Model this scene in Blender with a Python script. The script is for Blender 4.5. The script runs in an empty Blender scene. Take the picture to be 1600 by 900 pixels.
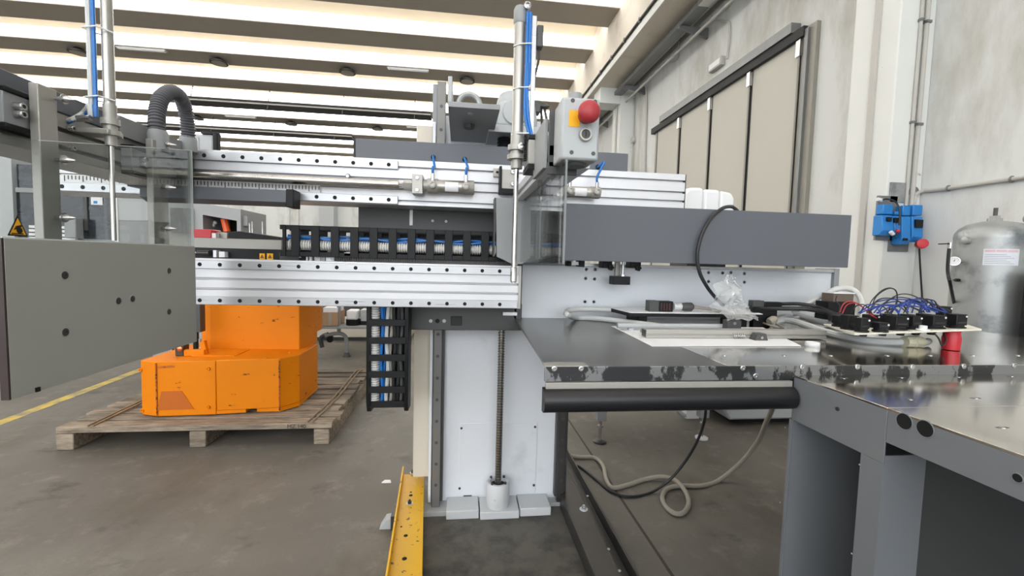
import bpy, math, random
from mathutils import Vector, Matrix
random.seed(7)
sc = bpy.context.scene
col = sc.collection

# ------------------------------------------------------------------ camera
FPX, EYE = 680.0, 1.4                      # focal length in pixels of the 1600 px wide frame, eye height in metres
AX = Vector((0.99284275, 0.0181902, 0.11803554))      # world axes seen from the camera (right, down, forward)
AY = Vector((-0.11657845, -0.06703261, 0.9909168))
AZ = Vector((0.02593721, -0.99758496, -0.06443225))
def w(v): return Vector((AX.dot(v), AY.dot(v), AZ.dot(v)))
cd = bpy.data.cameras.new('camera'); cam = bpy.data.objects.new('camera', cd); col.objects.link(cam)
cd.sensor_width = 36.0; cd.lens = 36.0 * FPX / 1600.0; cd.clip_start = 0.02; cd.clip_end = 200
r_, u_, b_ = w(Vector((1, 0, 0))), w(Vector((0, -1, 0))), w(Vector((0, 0, -1)))
cam.matrix_world = Matrix(((r_.x, u_.x, b_.x, 0), (r_.y, u_.y, b_.y, 0), (r_.z, u_.z, b_.z, EYE), (0, 0, 0, 1)))
sc.camera = cam

# ------------------------------------------------------------------ world, exposure
wd = bpy.data.worlds.new('world'); sc.world = wd; wd.use_nodes = True
wd.node_tree.nodes['Background'].inputs[0].default_value = (0.85, 0.92, 1.0, 1)
wd.node_tree.nodes['Background'].inputs[1].default_value = 1.0
SKYLIGHT = 5.8
FILL_FACADE = 4.1  # brightness of the unseen glazing added behind the viewer
sc.view_settings.view_transform = 'Standard'; sc.view_settings.look = 'None'
sc.view_settings.gamma = 1.0; sc.view_settings.use_curve_mapping = False
sc.view_settings.exposure = 0.0
sc.cycles.max_bounces = 7; sc.cycles.diffuse_bounces = 4; sc.cycles.transparent_max_bounces = 20
sc.cycles.sample_clamp_indirect = 6.0; sc.cycles.caustics_reflective = False; sc.cycles.caustics_refractive = False

# ------------------------------------------------------------------ helpers
def P(px, py, X=None, Y=None, Z=None):
    """point in the place that a spot of the photograph shows, at a known X, Y or Z"""
    d = w(Vector(((px - 800) / FPX, (py - 450) / FPX, 1)))
    if X is not None: t = X / d.x
    elif Y is not None: t = Y / d.y
    else: t = (Z - EYE) / d.z
    p = d * t; p.z += EYE
    return p
def F(x0, y0, x1, y1, Y, Yb):
    """box limits of a front face seen as a rectangle at distance Y, reaching back to Yb"""
    xm, ym = (x0 + x1) / 2, (y0 + y1) / 2
    return (P(x0, ym, Y=Y).x, P(x1, ym, Y=Y).x, Y, Yb, P(xm, y1, Y=Y).z, P(xm, y0, Y=Y).z)
def S(x0, y0, x1, y1, X, Xb):
    """the same for a face on the plane X"""
    xm, ym = (x0 + x1) / 2, (y0 + y1) / 2
    return (X, Xb, P(x0, ym, X=X).y, P(x1, ym, X=X).y, P(xm, y1, X=X).z, P(xm, y0, X=X).z)
def spline(pts, k=8):
    pts = [Vector(p) for p in pts]; out = []
    for i in range(len(pts) - 1):
        p0, p1, p2, p3 = pts[max(i - 1, 0)], pts[i], pts[i + 1], pts[min(i + 2, len(pts) - 1)]
        for j in range(k):
            t = j / k
            out.append(0.5 * ((2 * p1) + (p2 - p0) * t + (2 * p0 - 5 * p1 + 4 * p2 - p3) * t * t + (3 * p1 - p0 - 3 * p2 + p3) * t ** 3))
    out.append(pts[-1]); return out
class MB:
    def __init__(s): s.v = []; s.f = []
    def add(s, vs, fs):
        o = len(s.v); s.v += [tuple(v) for v in vs]; s.f += [tuple(i + o for i in f) for f in fs]; return s
    def box(s, x0, x1, y0, y1, z0, z1):
        x0, x1 = sorted((x0, x1)); y0, y1 = sorted((y0, y1)); z0, z1 = sorted((z0, z1))
        return s.add([(x0, y0, z0), (x1, y0, z0), (x1, y1, z0), (x0, y1, z0), (x0, y0, z1), (x1, y0, z1), (x1, y1, z1), (x0, y1, z1)],
                     [(0, 3, 2, 1), (4, 5, 6, 7), (0, 1, 5, 4), (1, 2, 6, 5), (2, 3, 7, 6), (3, 0, 4, 7)])
    def rbox(s, c, sx, sy, sz, rot):
        c = Vector(c); vs = []
        for z in (-1, 1):
            for x, y in ((-1, -1), (1, -1), (1, 1), (-1, 1)):
                vs.append(c + rot @ Vector((x * sx / 2, y * sy / 2, z * sz / 2)))
        return s.add(vs, [(0, 3, 2, 1), (4, 5, 6, 7), (0, 1, 5, 4), (1, 2, 6, 5), (2, 3, 7, 6), (3, 0, 4, 7)])
    def prism(s, poly, axis, a, b):
        n = len(poly)
        mk = {'x': lambda p, t: (t, p[0], p[1]), 'y': lambda p, t: (p[0], t, p[1]), 'z': lambda p, t: (p[0], p[1], t)}[axis]
        area = sum(poly[i][0] * poly[(i + 1) % n][1] - poly[(i + 1) % n][0] * poly[i][1] for i in range(n))
        if (area < 0) != (axis == 'y'): poly = poly[::-1]
        a, b = sorted((a, b))
        vs = [mk(p, a) for p in poly] + [mk(p, b) for p in poly]
        return s.add(vs, [tuple(range(n - 1, -1, -1)), tuple(range(n, 2 * n))] + [(i, (i + 1) % n, n + (i + 1) % n, n + i) for i in range(n)])
    def rev(s, o, ax, prof, n=20, caps=True):
        o = Vector(o); ax = Vector(ax).normalized()
        u = ax.orthogonal().normalized(); t = ax.cross(u); vs = []
        for r, h in prof:
            for i in range(n):
                a = 2 * math.pi * i / n
                vs.append(o + ax * h + (u * math.cos(a) + t * math.sin(a)) * r)
        fs = []
        for k in range(len(prof) - 1):
            for i in range(n):
                j = (i + 1) % n
                fs.append((k * n + i, k * n + j, (k + 1) * n + j, (k + 1) * n + i))
        if caps:
            fs.append(tuple(range(n - 1, -1, -1))); fs.append(tuple((len(prof) - 1) * n + i for i in range(n)))
        return s.add(vs, fs)
    def cyl(s, p0, p1, r, r1=None, n=16):
        p0, p1 = Vector(p0), Vector(p1); d = p1 - p0
        return s.rev(p0, d, [(r, 0), (r if r1 is None else r1, d.length)], n)
    def tube(s, pts, r, n=8, rs=None, closed=False):
        pts = [Vector(p) for p in pts]; m = len(pts); vs = []; fs = []
        tan = [(pts[(i + 1) % m if closed else min(i + 1, m - 1)] - pts[(i - 1) % m if closed else max(i - 1, 0)]).normalized() for i in range(m)]
        u = tan[0].orthogonal().normalized()
        for i in range(m):
            u = (u - tan[i] * u.dot(tan[i])); u = u.normalized() if u.length > 1e-6 else tan[i].orthogonal().normalized()
            t = tan[i].cross(u); rr = rs[i] if rs else r
            for k in range(n):
                a = 2 * math.pi * k / n
                vs.append(pts[i] + (u * math.cos(a) + t * math.sin(a)) * rr)
        for i in range(m if closed else m - 1):
            for k in range(n):
                l = (k + 1) % n; q = (i + 1) % m
                fs.append((i * n + k, i * n + l, q * n + l, q * n + k))
        if not closed:
            fs.append(tuple(range(n - 1, -1, -1))); fs.append(tuple((m - 1) * n + k for k in range(n)))
        return s.add(vs, fs)
    def torus(s, c, ax, R, r, n=20, k=8):
        c = Vector(c); ax = Vector(ax).normalized(); u = ax.orthogonal().normalized(); t = ax.cross(u)
        return s.tube([c + (u * math.cos(2 * math.pi * i / n) + t * math.sin(2 * math.pi * i / n)) * R for i in range(n)], r, k, closed=True)
    def ball(s, c, r, n=16, m=8, sc_=(1, 1, 1)):
        c = Vector(c); vs = [c + Vector((0, 0, -r * sc_[2]))]; fs = []
        for j in range(1, m):
            a = -math.pi / 2 + math.pi * j / m
            for i in range(n):
                b = 2 * math.pi * i / n
                vs.append(c + Vector((r * sc_[0] * math.cos(a) * math.cos(b), r * sc_[1] * math.cos(a) * math.sin(b), r * sc_[2] * math.sin(a))))
        vs.append(c + Vector((0, 0, r * sc_[2])))
        for i in range(n): fs.append((0, 1 + (i + 1) % n, 1 + i))
        for j in range(m - 2):
            for i in range(n):
                a, b = 1 + j * n + i, 1 + j * n + (i + 1) % n
                fs.append((a, b, b + n, a + n))
        e = len(vs) - 1; q = 1 + (m - 2) * n
        for i in range(n): fs.append((q + i, q + (i + 1) % n, e))
        return s.add(vs, fs)
    def quad(s, a, b, c, d): return s.add([a, b, c, d], [(0, 1, 2, 3)])
    def build(s, name, m, parent=None, bev=0.0, flat=False):
        me = bpy.data.meshes.new(name); me.from_pydata(s.v, [], s.f); me.update()
        if not flat:
            me.polygons.foreach_set('use_smooth', [True] * len(me.polygons)); me.set_sharp_from_angle(angle=0.62)
        o = bpy.data.objects.new(name, me); me.materials.append(m); col.objects.link(o)
        if parent is not None:
            o.parent = parent
            o.matrix_parent_inverse = origin(parent).inverted()
        if bev:
            b = o.modifiers.new('bevel', 'BEVEL'); b.width = bev; b.segments = 2; b.limit_method = 'ANGLE'; b.angle_limit = 0.7
        return o
ORG = {}
def origin(o): return ORG.get(o.name, Matrix())
def tag(o, label=None, cat=None, group=None, kind=None):
    if label: o['label'] = label
    if cat: o['category'] = cat
    if group: o['group'] = group
    if kind: o['kind'] = kind
    return o
def thing(name, label, cat, loc=(0, 0, 0), group=None, kind=None):
    o = bpy.data.objects.new(name, None); col.objects.link(o); o.location = loc; o.empty_display_size = 0.05
    ORG[o.name] = Matrix.Translation(Vector(loc))
    return tag(o, label, cat, group, kind)
def dup(o, d, parent=None):
    """a shifted copy of a part that shares its mesh"""
    c = o.copy(); col.objects.link(c)
    for k in list(c.keys()):
        if k in ('label', 'category', 'group') and c.parent: del c[k]
    c.location = o.location + Vector(d)
    if parent is not None: c.parent = parent; c.matrix_parent_inverse = origin(parent).inverted()
    return c
def dup_thing(root, d, label=None, group=None):
    r = root.copy(); col.objects.link(r); r.location = root.location + Vector(d)
    ORG[r.name] = origin(root)
    if label: r['label'] = label
    if group: r['group'] = group
    for ch in [c for c in root.children]:
        c = ch.copy(); col.objects.link(c); c.parent = r
        for g in ch.children:
            e = g.copy(); col.objects.link(e); e.parent = c
    return r
def bolt(p, ax, r, h, m, parent, name='bolt'):
    """socket head screw: head with a recessed hexagon"""
    b = MB(); p = Vector(p); ax = Vector(ax).normalized()
    b.rev(p, ax, [(r, 0), (r, h * .85), (r * .88, h), (r * .52, h), (r * .5, h * .45)], 12)
    return b.build(name, m, parent)

# ------------------------------------------------------------------ materials
def lin(c):
    f = lambda x: x / 12.92 if x <= 0.04045 else ((x + 0.055) / 1.055) ** 2.4
    return tuple(f(v / 255.0) for v in c)
def mat(name, rgb, rough=0.5, metal=0.0, var=0.06, scale=6.0, bump=0.0, stretch=(1, 1, 1), dirt=None, dirt_scale=3.0, dirt_lo=0.55, dirt_hi=0.75, rvar=0.0, spec=0.5):
    m = bpy.data.materials.new(name); m.use_nodes = True; nt = m.node_tree; N = nt.nodes; L = nt.links
    b = N['Principled BSDF']; b.inputs['Roughness'].default_value = rough; b.inputs['Metallic'].default_value = metal
    b.inputs['Specular IOR Level'].default_value = spec
    tc = N.new('ShaderNodeTexCoord'); mp = N.new('ShaderNodeMapping'); mp.inputs['Scale'].default_value = stretch
    L.new(tc.outputs['Object'], mp.inputs[0])
    nz = N.new('ShaderNodeTexNoise'); nz.inputs['Scale'].default_value = scale; nz.inputs['Detail'].default_value = 6
    L.new(mp.outputs[0], nz.inputs[0])
    c = lin(rgb); mx = N.new('ShaderNodeMix'); mx.data_type = 'RGBA'
    mx.inputs[6].default_value = tuple(v * (1 - var) for v in c) + (1,); mx.inputs[7].default_value = tuple(min(1, v * (1 + var)) for v in c) + (1,)
    L.new(nz.outputs[0], mx.inputs[0]); out = mx.outputs[2]
    if dirt:
        n2 = N.new('ShaderNodeTexNoise'); n2.inputs['Scale'].default_value = dirt_scale; n2.inputs['Detail'].default_value = 10; n2.inputs['Roughness'].default_value = 0.65
        L.new(mp.outputs[0], n2.inputs[0])
        rp = N.new('ShaderNodeMapRange'); rp.inputs[1].default_value = dirt_lo; rp.inputs[2].default_value = dirt_hi; L.new(n2.outputs[0], rp.inputs[0])
        m2 = N.new('ShaderNodeMix'); m2.data_type = 'RGBA'; L.new(rp.outputs[0], m2.inputs[0]); L.new(out, m2.inputs[6]); m2.inputs[7].default_value = lin(dirt) + (1,)
        out = m2.outputs[2]
    L.new(out, b.inputs['Base Color'])
    if rvar:
        mr = N.new('ShaderNodeMapRange'); mr.inputs[3].default_value = max(0.02, rough - rvar); mr.inputs[4].default_value = rough + rvar
        L.new(nz.outputs[0], mr.inputs[0]); L.new(mr.outputs[0], b.inputs['Roughness'])
    if bump:
        bp = N.new('ShaderNodeBump'); bp.inputs['Strength'].default_value = bump; bp.inputs['Distance'].default_value = 0.01
        L.new(nz.outputs[0], bp.inputs['Height']); L.new(bp.outputs[0], b.inputs['Normal'])
    return m
def clear(name, tint, gloss=0.08, rough=0.03, haze=0.02):
    """clear plastic sheet: lets the view through, reflects a little more at a glancing angle, slight milky haze"""
    m = bpy.data.materials.new(name); m.use_nodes = True; nt = m.node_tree; N = nt.nodes; L = nt.links
    for n in list(N):
        if n.type != 'OUTPUT_MATERIAL': N.remove(n)
    o = [n for n in N if n.type == 'OUTPUT_MATERIAL'][0]
    tr = N.new('ShaderNodeBsdfTransparent'); tr.inputs[0].default_value = tint + (1,)
    gl = N.new('ShaderNodeBsdfGlossy'); gl.inputs['Roughness'].default_value = rough
    df = N.new('ShaderNodeBsdfDiffuse'); df.inputs[0].default_value = (.8, .82, .82, 1)
    fr = N.new('ShaderNodeLayerWeight'); fr.inputs[0].default_value = gloss * 3
    a = N.new('ShaderNodeMixShader'); a.inputs[0].default_value = haze; L.new(tr.outputs[0], a.inputs[1]); L.new(df.outputs[0], a.inputs[2])
    mm = N.new('ShaderNodeMath'); mm.operation = 'MULTIPLY'; mm.inputs[1].default_value = 0.6; L.new(fr.outputs['Fresnel'], mm.inputs[0])
    b = N.new('ShaderNodeMixShader'); L.new(mm.outputs[0], b.inputs[0]); L.new(a.outputs[0], b.inputs[1]); L.new(gl.outputs[0], b.inputs[2])
    L.new(b.outputs[0], o.inputs[0]); return m
def emit(name, rgb, k):
    m = bpy.data.materials.new(name); m.use_nodes = True; nt = m.node_tree; b = nt.nodes['Principled BSDF']
    b.inputs['Base Color'].default_value = (.8, .8, .8, 1); b.inputs['Emission Color'].default_value = lin(rgb) + (1,); b.inputs['Emission Strength'].default_value = k
    return m

M = {}
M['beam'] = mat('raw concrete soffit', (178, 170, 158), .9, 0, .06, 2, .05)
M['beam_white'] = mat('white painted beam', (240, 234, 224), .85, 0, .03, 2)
M['skylight'] = emit('translucent skylight sheet', (254, 253, 252), SKYLIGHT)
M['fill_facade'] = emit('daylit facade glass', (242, 248, 255), FILL_FACADE)  # glow of the added glazing that brightens camera-facing surfaces
M['wall'] = mat('white painted wall', (216, 218, 216), .85, 0, .03, 1.2, .03, dirt=(164, 160, 148), dirt_scale=1.0, dirt_lo=.48, dirt_hi=.74, stretch=(1, 1, .35))
M['pilaster'] = mat('chipped white paint', (224, 226, 223), .8, 0, .03, 3, .05, dirt=(150, 140, 122), dirt_scale=7, dirt_lo=.68, dirt_hi=.74)
M['girder'] = mat('girder paint', (224, 216, 202), .85, 0, .05, 1.5, .03, dirt=(170, 155, 132), dirt_scale=.9, dirt_lo=.55, dirt_hi=.85)
M['alu'] = mat('aluminium profile', (213, 214, 217), .36, .25, .04, 3, 0, (.4, 30, 30), rvar=.06)
M['alu_dark'] = mat('machined aluminium', (168, 166, 160), .4, .35, .06, 12, 0, (1, 20, 20))
M['barrel'] = mat('cylinder barrel steel', (168, 166, 161), .32, .75, .05, 10, 0, (20, 20, 1))
M['thread'] = mat('oiled thread steel', (150, 147, 142), .25, .9, .1, 10)
M['steel'] = mat('bright steel', (190, 190, 190), .25, .9, .05, 10)
M['rail'] = mat('ground rail steel', (186, 188, 191), .3, .45, .08, 5, 0, (1, 30, 30), rvar=.08)
M['chrome'] = mat('chromed rod', (192, 190, 186), .2, 1, .02, 10)
M['rail_dark'] = mat('greased rail steel', (118, 117, 115), .4, .3, .1, 5)
M['roof_cream'] = mat('cream roof sheet', (248, 235, 212), .85, 0, .02, 1)
M['groove'] = mat('matt black', (45, 45, 46), .7, 0, .05)
M['hole'] = mat('hole black', (12, 12, 13), .8, 0, .02)
M['grey'] = mat('blue grey paint', (92, 96, 103), .5, 0, .03, 3, .02)
M['grey_table'] = mat('table grey paint', (116, 120, 125), .5, 0, .03, 3, .02)
M['grey_plate'] = mat('grey stone paint', (160, 161, 155), .55, 0, .03, 2, .02)
M['grey_dark'] = mat('dark grey paint', (70, 71, 71), .5, 0, .04, 4)
M['grey_light'] = mat('light grey paint', (176, 180, 182), .5, 0, .03, 3)
M['grey_mid'] = mat('mid grey paint', (148, 151, 153), .5, 0, .03, 3)
M['white'] = mat('white machine paint', (222, 226, 231), .42, 0, .03, 2.5, .01, dirt=(170, 172, 172), dirt_scale=2.2, dirt_lo=.58, dirt_hi=.9)
M['white_cast'] = mat('white painted casting', (205, 208, 210), .5, 0, .05, 8, .1, dirt=(92, 90, 86), dirt_scale=9, dirt_lo=.66, dirt_hi=.72)
M['cream'] = mat('cream paint', (205, 198, 184), .5, 0, .03, 3)
M['white_plastic'] = mat('white plastic', (228, 229, 230), .35, 0, .02)
M['black'] = mat('black plastic', (17, 18, 20), .5, 0, .1, 20, spec=.3)
M['black_rubber'] = mat('black rubber', (24, 25, 28), .38, 0, .15, 20)
M['steel_dark'] = mat('oiled dark steel', (74, 72, 70), .35, .5, .15, 6, 0, dirt=(45, 43, 41), dirt_scale=5)
M['orange'] = mat('orange paint', (228, 130, 0), .5, 0, .05, 3, .01, dirt=(110, 58, 12), dirt_scale=11, dirt_lo=.645, dirt_hi=.69, spec=.25, stretch=(1, 1, 1.8))
M['orange_dark'] = mat('scuffed orange edge', (188, 96, 8), .5, 0, .3, 60, 0, dirt=(60, 34, 14), dirt_scale=40, dirt_lo=.5, dirt_hi=.58)
M['yellow'] = mat('chipped yellow paint', (236, 184, 24), .42, 0, .05, 4, .02, dirt=(66, 54, 34), dirt_scale=24, dirt_lo=.615, dirt_hi=.635)
M['blue_tube'] = mat('blue pneumatic tube', (34, 112, 190), .35, 0, .05)
M['blue'] = mat('socket blue', (36, 126, 200), .4, 0, .06, 10)
M['red'] = mat('red plastic', (196, 40, 52), .4, 0, .04)
M['red_soft'] = mat('faded red button', (164, 46, 53), .45, 0, .04)
M['yellow_label'] = mat('yellow label', (240, 176, 10), .5, 0, .03)
M['grey_cable'] = mat('grey cable', (200, 202, 200), .5, 0, .05, 12)
M['beige_cable'] = mat('beige dirty cable', (158, 152, 140), .55, 0, .08, 20)
M['black_cable'] = mat('black cable', (34, 35, 38), .45, 0, .05)
M['hose'] = mat('grey corrugated hose', (86, 87, 92), .5, 0, .05)
M['hose_white'] = mat('white corrugated hose', (214, 212, 208), .5, 0, .03)
M['paper'] = mat('white sheet', (236, 237, 240), .6, 0, .01)
M['panel_white'] = mat('ivory white panel', (234, 231, 216), .45, 0, .03, 12)
M['ivory'] = mat('ivory plastic', (214, 208, 180), .45, 0, .05, 12)
M['galv'] = mat('galvanised steel', (166, 169, 169), .4, .5, .2, 7, .02, dirt=(110, 116, 120), dirt_scale=4, dirt_lo=.5, dirt_hi=.7, rvar=.1)
M['tray'] = mat('galvanised tray', (128, 130, 130), .45, .5, .1, 5)
M['door'] = mat('door panel', (194, 192, 182), .7, 0, .02, 1.5)
M['door_frame'] = mat('door frame steel', (150, 147, 138), .5, .1, .06, 4)
M['conduit'] = mat('grey conduit', (186, 184, 178), .5, 0, .04)
M['brown'] = mat('brown edge', (52, 38, 36), .5, 0, .05)
M['tablesteel'] = mat('polished table steel', (226, 220, 210), .11, 1.0, .08, 2.2, .002, rvar=.05, dirt=(190, 184, 174), dirt_scale=2.0, dirt_lo=.5, dirt_hi=.75)
M['bedsteel'] = mat('dark bed steel', (140, 140, 138), .3, .8, .1, 2, .004, rvar=.06)
M['apron'] = mat('stained apron steel', (148, 150, 152), .3, .7, .06, 8, 0, dirt=(70, 71, 73), dirt_scale=6.5, dirt_lo=.5, dirt_hi=.52, stretch=(1, 1, .6))
M['window'] = mat('dark enclosure glass', (20, 28, 36), .12, 0, .5, 3, 0, (1, 1, 3), dirt=(60, 74, 88), dirt_scale=2.5, dirt_lo=.52, dirt_hi=.75)
M['card'] = mat('cardboard', (176, 142, 112), .8, 0, .05)
M['copper'] = mat('copper contact', (205, 130, 90), .3, .9, .05)
M['acrylic'] = clear('clear acrylic sheet', (.90, .915, .91), .05)
M['acrylic_edge'] = mat('acrylic sawn edge', (206, 214, 212), .3, 0, .02)
M['bag'] = clear('thin plastic film', (.95, .95, .95), .12, .2, .3)
# ================================================================== SETTING
def floor_material():
    m = bpy.data.materials.new('worn concrete'); m.use_nodes = True; nt = m.node_tree; N = nt.nodes; L = nt.links
    b = N['Principled BSDF']; tc = N.new('ShaderNodeTexCoord')
    def noise(s, d, r=.55, st=(1, 1, 1)):
        mp = N.new('ShaderNodeMapping'); mp.inputs['Scale'].default_value = st; L.new(tc.outputs['Object'], mp.inputs[0])
        n = N.new('ShaderNodeTexNoise'); n.inputs['Scale'].default_value = s; n.inputs['Detail'].default_value = d; n.inputs['Roughness'].default_value = r
        L.new(mp.outputs[0], n.inputs[0]); return n.outputs[0]
    def mix(f, a, c2, lo=None, hi=None, k=1.0):
        if lo is not None:
            r = N.new('ShaderNodeMapRange'); r.inputs[1].default_value = lo; r.inputs[2].default_value = hi; r.inputs[4].default_value = k; L.new(f, r.inputs[0]); f = r.outputs[0]
        x = N.new('ShaderNodeMix'); x.data_type = 'RGBA'; L.new(f, x.inputs[0])
        for i, v in ((6, a), (7, c2)):
            if isinstance(v, tuple): x.inputs[i].default_value = lin(v) + (1,)
            else: L.new(v, x.inputs[i])
        return x.outputs[2]
    c = mix(noise(.45, 5), (98, 94, 87), (120, 116, 108), .35, .65)
    c = mix(noise(1.3, 8, .7, (1, .5, 1)), c, (84, 77, 66), .48, .68, .75)
    c = mix(noise(5, 8, .7), c, (146, 141, 133), .54, .75, .55)
    c = mix(noise(3.1, 9, .7, (.6, 1, 1)), c, (58, 54, 48), .58, .7, .75)
    c = mix(noise(60, 3), c, (92, 87, 79), .55, .8, .45)
    L.new(c, b.inputs['Base Color'])
    r = N.new('ShaderNodeMapRange'); r.inputs[3].default_value = .42; r.inputs[4].default_value = .75; L.new(noise(2, 5), r.inputs[0]); L.new(r.outputs[0], b.inputs['Roughness'])
    bp = N.new('ShaderNodeBump'); bp.inputs['Strength'].default_value = .15; bp.inputs['Distance'].default_value = .004; L.new(noise(25, 6), bp.inputs['Height']); L.new(bp.outputs[0], b.inputs['Normal'])
    return m
M['floor'] = floor_material()
XW, XL, YB, YF, ZC = 4.7, -24.0, -9.0, 31.0, 7.4
fl = MB().box(XL, XW + .3, YB, YF, -.3, 0).build('floor', M['floor']); tag(fl, 'stained grey concrete floor of the hall', 'floor', kind='structure')
jm = mat('joint filler', (70, 64, 56), .8)
MB().box(.965, .98, .6, 9, -.01, .001).build('expansion_joint', jm, fl)
# far wall, left wall, back wall
fw = MB().box(XL, XW, YF, YF + .3, 0, 8.4).build('wall_far', M['wall']); tag(fw, 'white far end wall of the hall', 'wall', kind='structure')
for px in (453, 467):
    p = P(px, 350, Y=YF - .02); MB().box(p.x - .03, p.x + .03, YF - .03, YF + .01, 0, 6).build('wall_joint', M['grey_light'], fw)
pc = P(510, 350, Y=YF - 1); MB().box(pc.x - .45, pc.x + .45, YF - 1, YF, 0, 7.4).build('pilaster', M['grey_light'], fw)
wl = MB().box(XL - .3, XL, YB, YF, 0, 8.4).build('wall_left', M['wall']); tag(wl, 'white side wall far to the left', 'wall', kind='structure')
wb = MB()                                      # end wall behind the viewer; unseen, added to light camera-facing sides: a glazed facade of seven bays over a low wall
NW = 7; WWID = (XW - XL) / NW
wb.box(XL, XW, YB - .3, YB, 0, .7); wb.box(XL, XW, YB - .3, YB, 7.0, 8.4)
for i in range(NW + 1): x = XL + WWID * i; wb.box(x - .15, x + .15, YB - .3, YB, .7, 7.0)
wb = wb.build('wall_back', M['wall']); tag(wb, 'white wall behind the viewer with tall windows added for light', 'wall', kind='structure')
for i in range(NW):
    x0, x1 = XL + WWID * i + .15, XL + WWID * (i + 1) - .15
    wn = thing('window_%d' % (i + 1), 'tall glazed bay added behind the viewer for front light', 'window', ((x0 + x1) / 2, YB - .15, .7), kind='structure')
    MB().box(x0, x1, YB - .2, YB - .18, .7, 7.0).build('pane', M['fill_facade'], wn)
    for j in range(4): xx = x0 + (x1 - x0) * j / 3; MB().box(xx - .03, xx + .03, YB - .18, YB - .12, .7, 7.0).build('mullion', M['tray'], wn)
    for z in (.73, 2.8, 4.9, 6.97): MB().box(x0, x1, YB - .18, YB - .13, z - .03, z + .03).build('transom', M['tray'], wn)

# right wall with pilasters, corbels and the girder
wr = MB().box(XW, XW + .3, YB, YF, 0, 8.4).build('wall_right', M['wall']); tag(wr, 'white painted side wall with faint dirt streaks', 'wall', kind='structure')
PIL = [(4.02, 4.55), (11.9, 12.5), (20, 20.6), (-4.5, -3.9)]
for i, (a, b) in enumerate(PIL):
    q = MB().box(4.3, XW, a, b, 0, 6.2).build('pilaster', M['pilaster'], wr, .012)
    MB().box(3.72, 4.3, a + .02, b - .02, 5.78, 6.2).build('corbel', M['pilaster'], q, .01)
    MB().box(4.3, 4.3 - .022, a + .2, a + .27, 0, 6.2).build('cover_strip', M['conduit'], q)   # trunking strip up the pilaster
g = MB().box(3.62, 4.55, YB, YF, 6.2, 8.4).build('trim_1', M['girder']); tag(g, 'long off-white concrete girder above the side wall', 'girder', kind='structure')
MB().box(3.6, 3.62, YB, YF, 6.2, 6.34).build('ledge', M['pilaster'], g)
cb = MB().tube([(3.59, y, 6.42 + .004 * math.sin(y * 3)) for y in [YB + .5 * i for i in range(78)]], .028, 8).build('girder_cable', M['black_cable'])
tag(cb, 'thick black cable clipped along the off-white girder', 'cable')
clip = None
for i in range(30):
    y = 2.2 + i * .85
    if clip is None: clip = MB().box(3.565, 3.62, y - .02, y + .02, 6.38, 6.475).build('clip', M['tray'], cb); y0 = y
    else: dup(clip, (0, y - y0, 0))

# ceiling: precast beams with skylight vaults between them
cl = thing('ceiling', 'hall ceiling of concrete beams with bright skylight strips', 'ceiling', (0, 10, ZC), kind='structure')
PITCH, BW = 2.08, .86
ks = list(range(-10, 9)); b0 = s0 = None
for k in ks:
    f = 13.25 + PITCH * k; n = f - BW
    if b0 is None:
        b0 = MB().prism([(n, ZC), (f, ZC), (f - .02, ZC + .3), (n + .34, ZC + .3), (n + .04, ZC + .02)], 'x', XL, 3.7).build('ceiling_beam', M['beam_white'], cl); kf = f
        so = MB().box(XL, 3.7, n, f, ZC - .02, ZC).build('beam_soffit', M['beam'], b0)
        a, e = f - .06, n + PITCH + .3; pts = []
        for j in range(21):
            t = j / 20; pts.append((a + (e - a) * t, ZC + .16 + .3 * math.sin(math.pi * t)))
        def strip(i0, i1, name, m): q = pts[i0:i1 + 1]; return MB().prism(q + [(y, z + .02) for y, z in q[::-1]], 'x', XL, 3.7).build(name, m, cl)
        s0 = [strip(0, 4, 'skylight_panel', M['skylight']), strip(4, 16, 'roof_vault', M['roof_cream']), strip(16, 20, 'skylight_panel', M['skylight'])]
    else:
        bb = dup(b0, (0, f - kf, 0)); dup(so, (0, 0, 0)).parent = bb; [dup(s_, (0, f - kf, 0)) for s_ in s0]
# lid above everything so that no light enters but through the skylights
# ------------------------------------------------------------------ lamps under the beams
ring_m = mat('black lamp rim', (30, 29, 28), .5)
def high_bay(px, py, k, label):
    f = 13.25 + PITCH * k - BW / 2; z = ZC - .16; p = P(px, py, Y=f)
    t = thing('high_bay_lamp', label, 'lamp', (p.x, f, z), 'round lamps hanging under the ceiling beams')
    c = Vector((p.x, f, z))
    MB().rev(c + Vector((0, 0, .0)), (0, 0, 1), [(.21, 0), (.25, .0), (.25, .05), (.12, .12), (.09, .16)], 20).build('housing', ring_m, t)
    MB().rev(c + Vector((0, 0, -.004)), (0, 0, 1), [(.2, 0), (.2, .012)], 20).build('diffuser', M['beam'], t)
for i, (px, py, lab) in enumerate([(122, 72, 'black rimmed round lamp under the ceiling beam, leftmost of the near row'), (342, 88, 'black rimmed round ceiling lamp above the grey looped hose'),
                                   (543, 105, 'black rimmed round ceiling lamp left of the slotted column top'), (730, 121, 'black rimmed round ceiling lamp right above the lifting eye')]): high_bay(px, py, 1, lab)
for px, py, lab in [(308, 182, 'small far round ceiling lamp right of the looped hose'), (455, 191, 'small far round ceiling lamp, middle of the far row'), (590, 200, 'small far round ceiling lamp above the grey cable duct end')]: high_bay(px, py, 4, lab)
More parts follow.
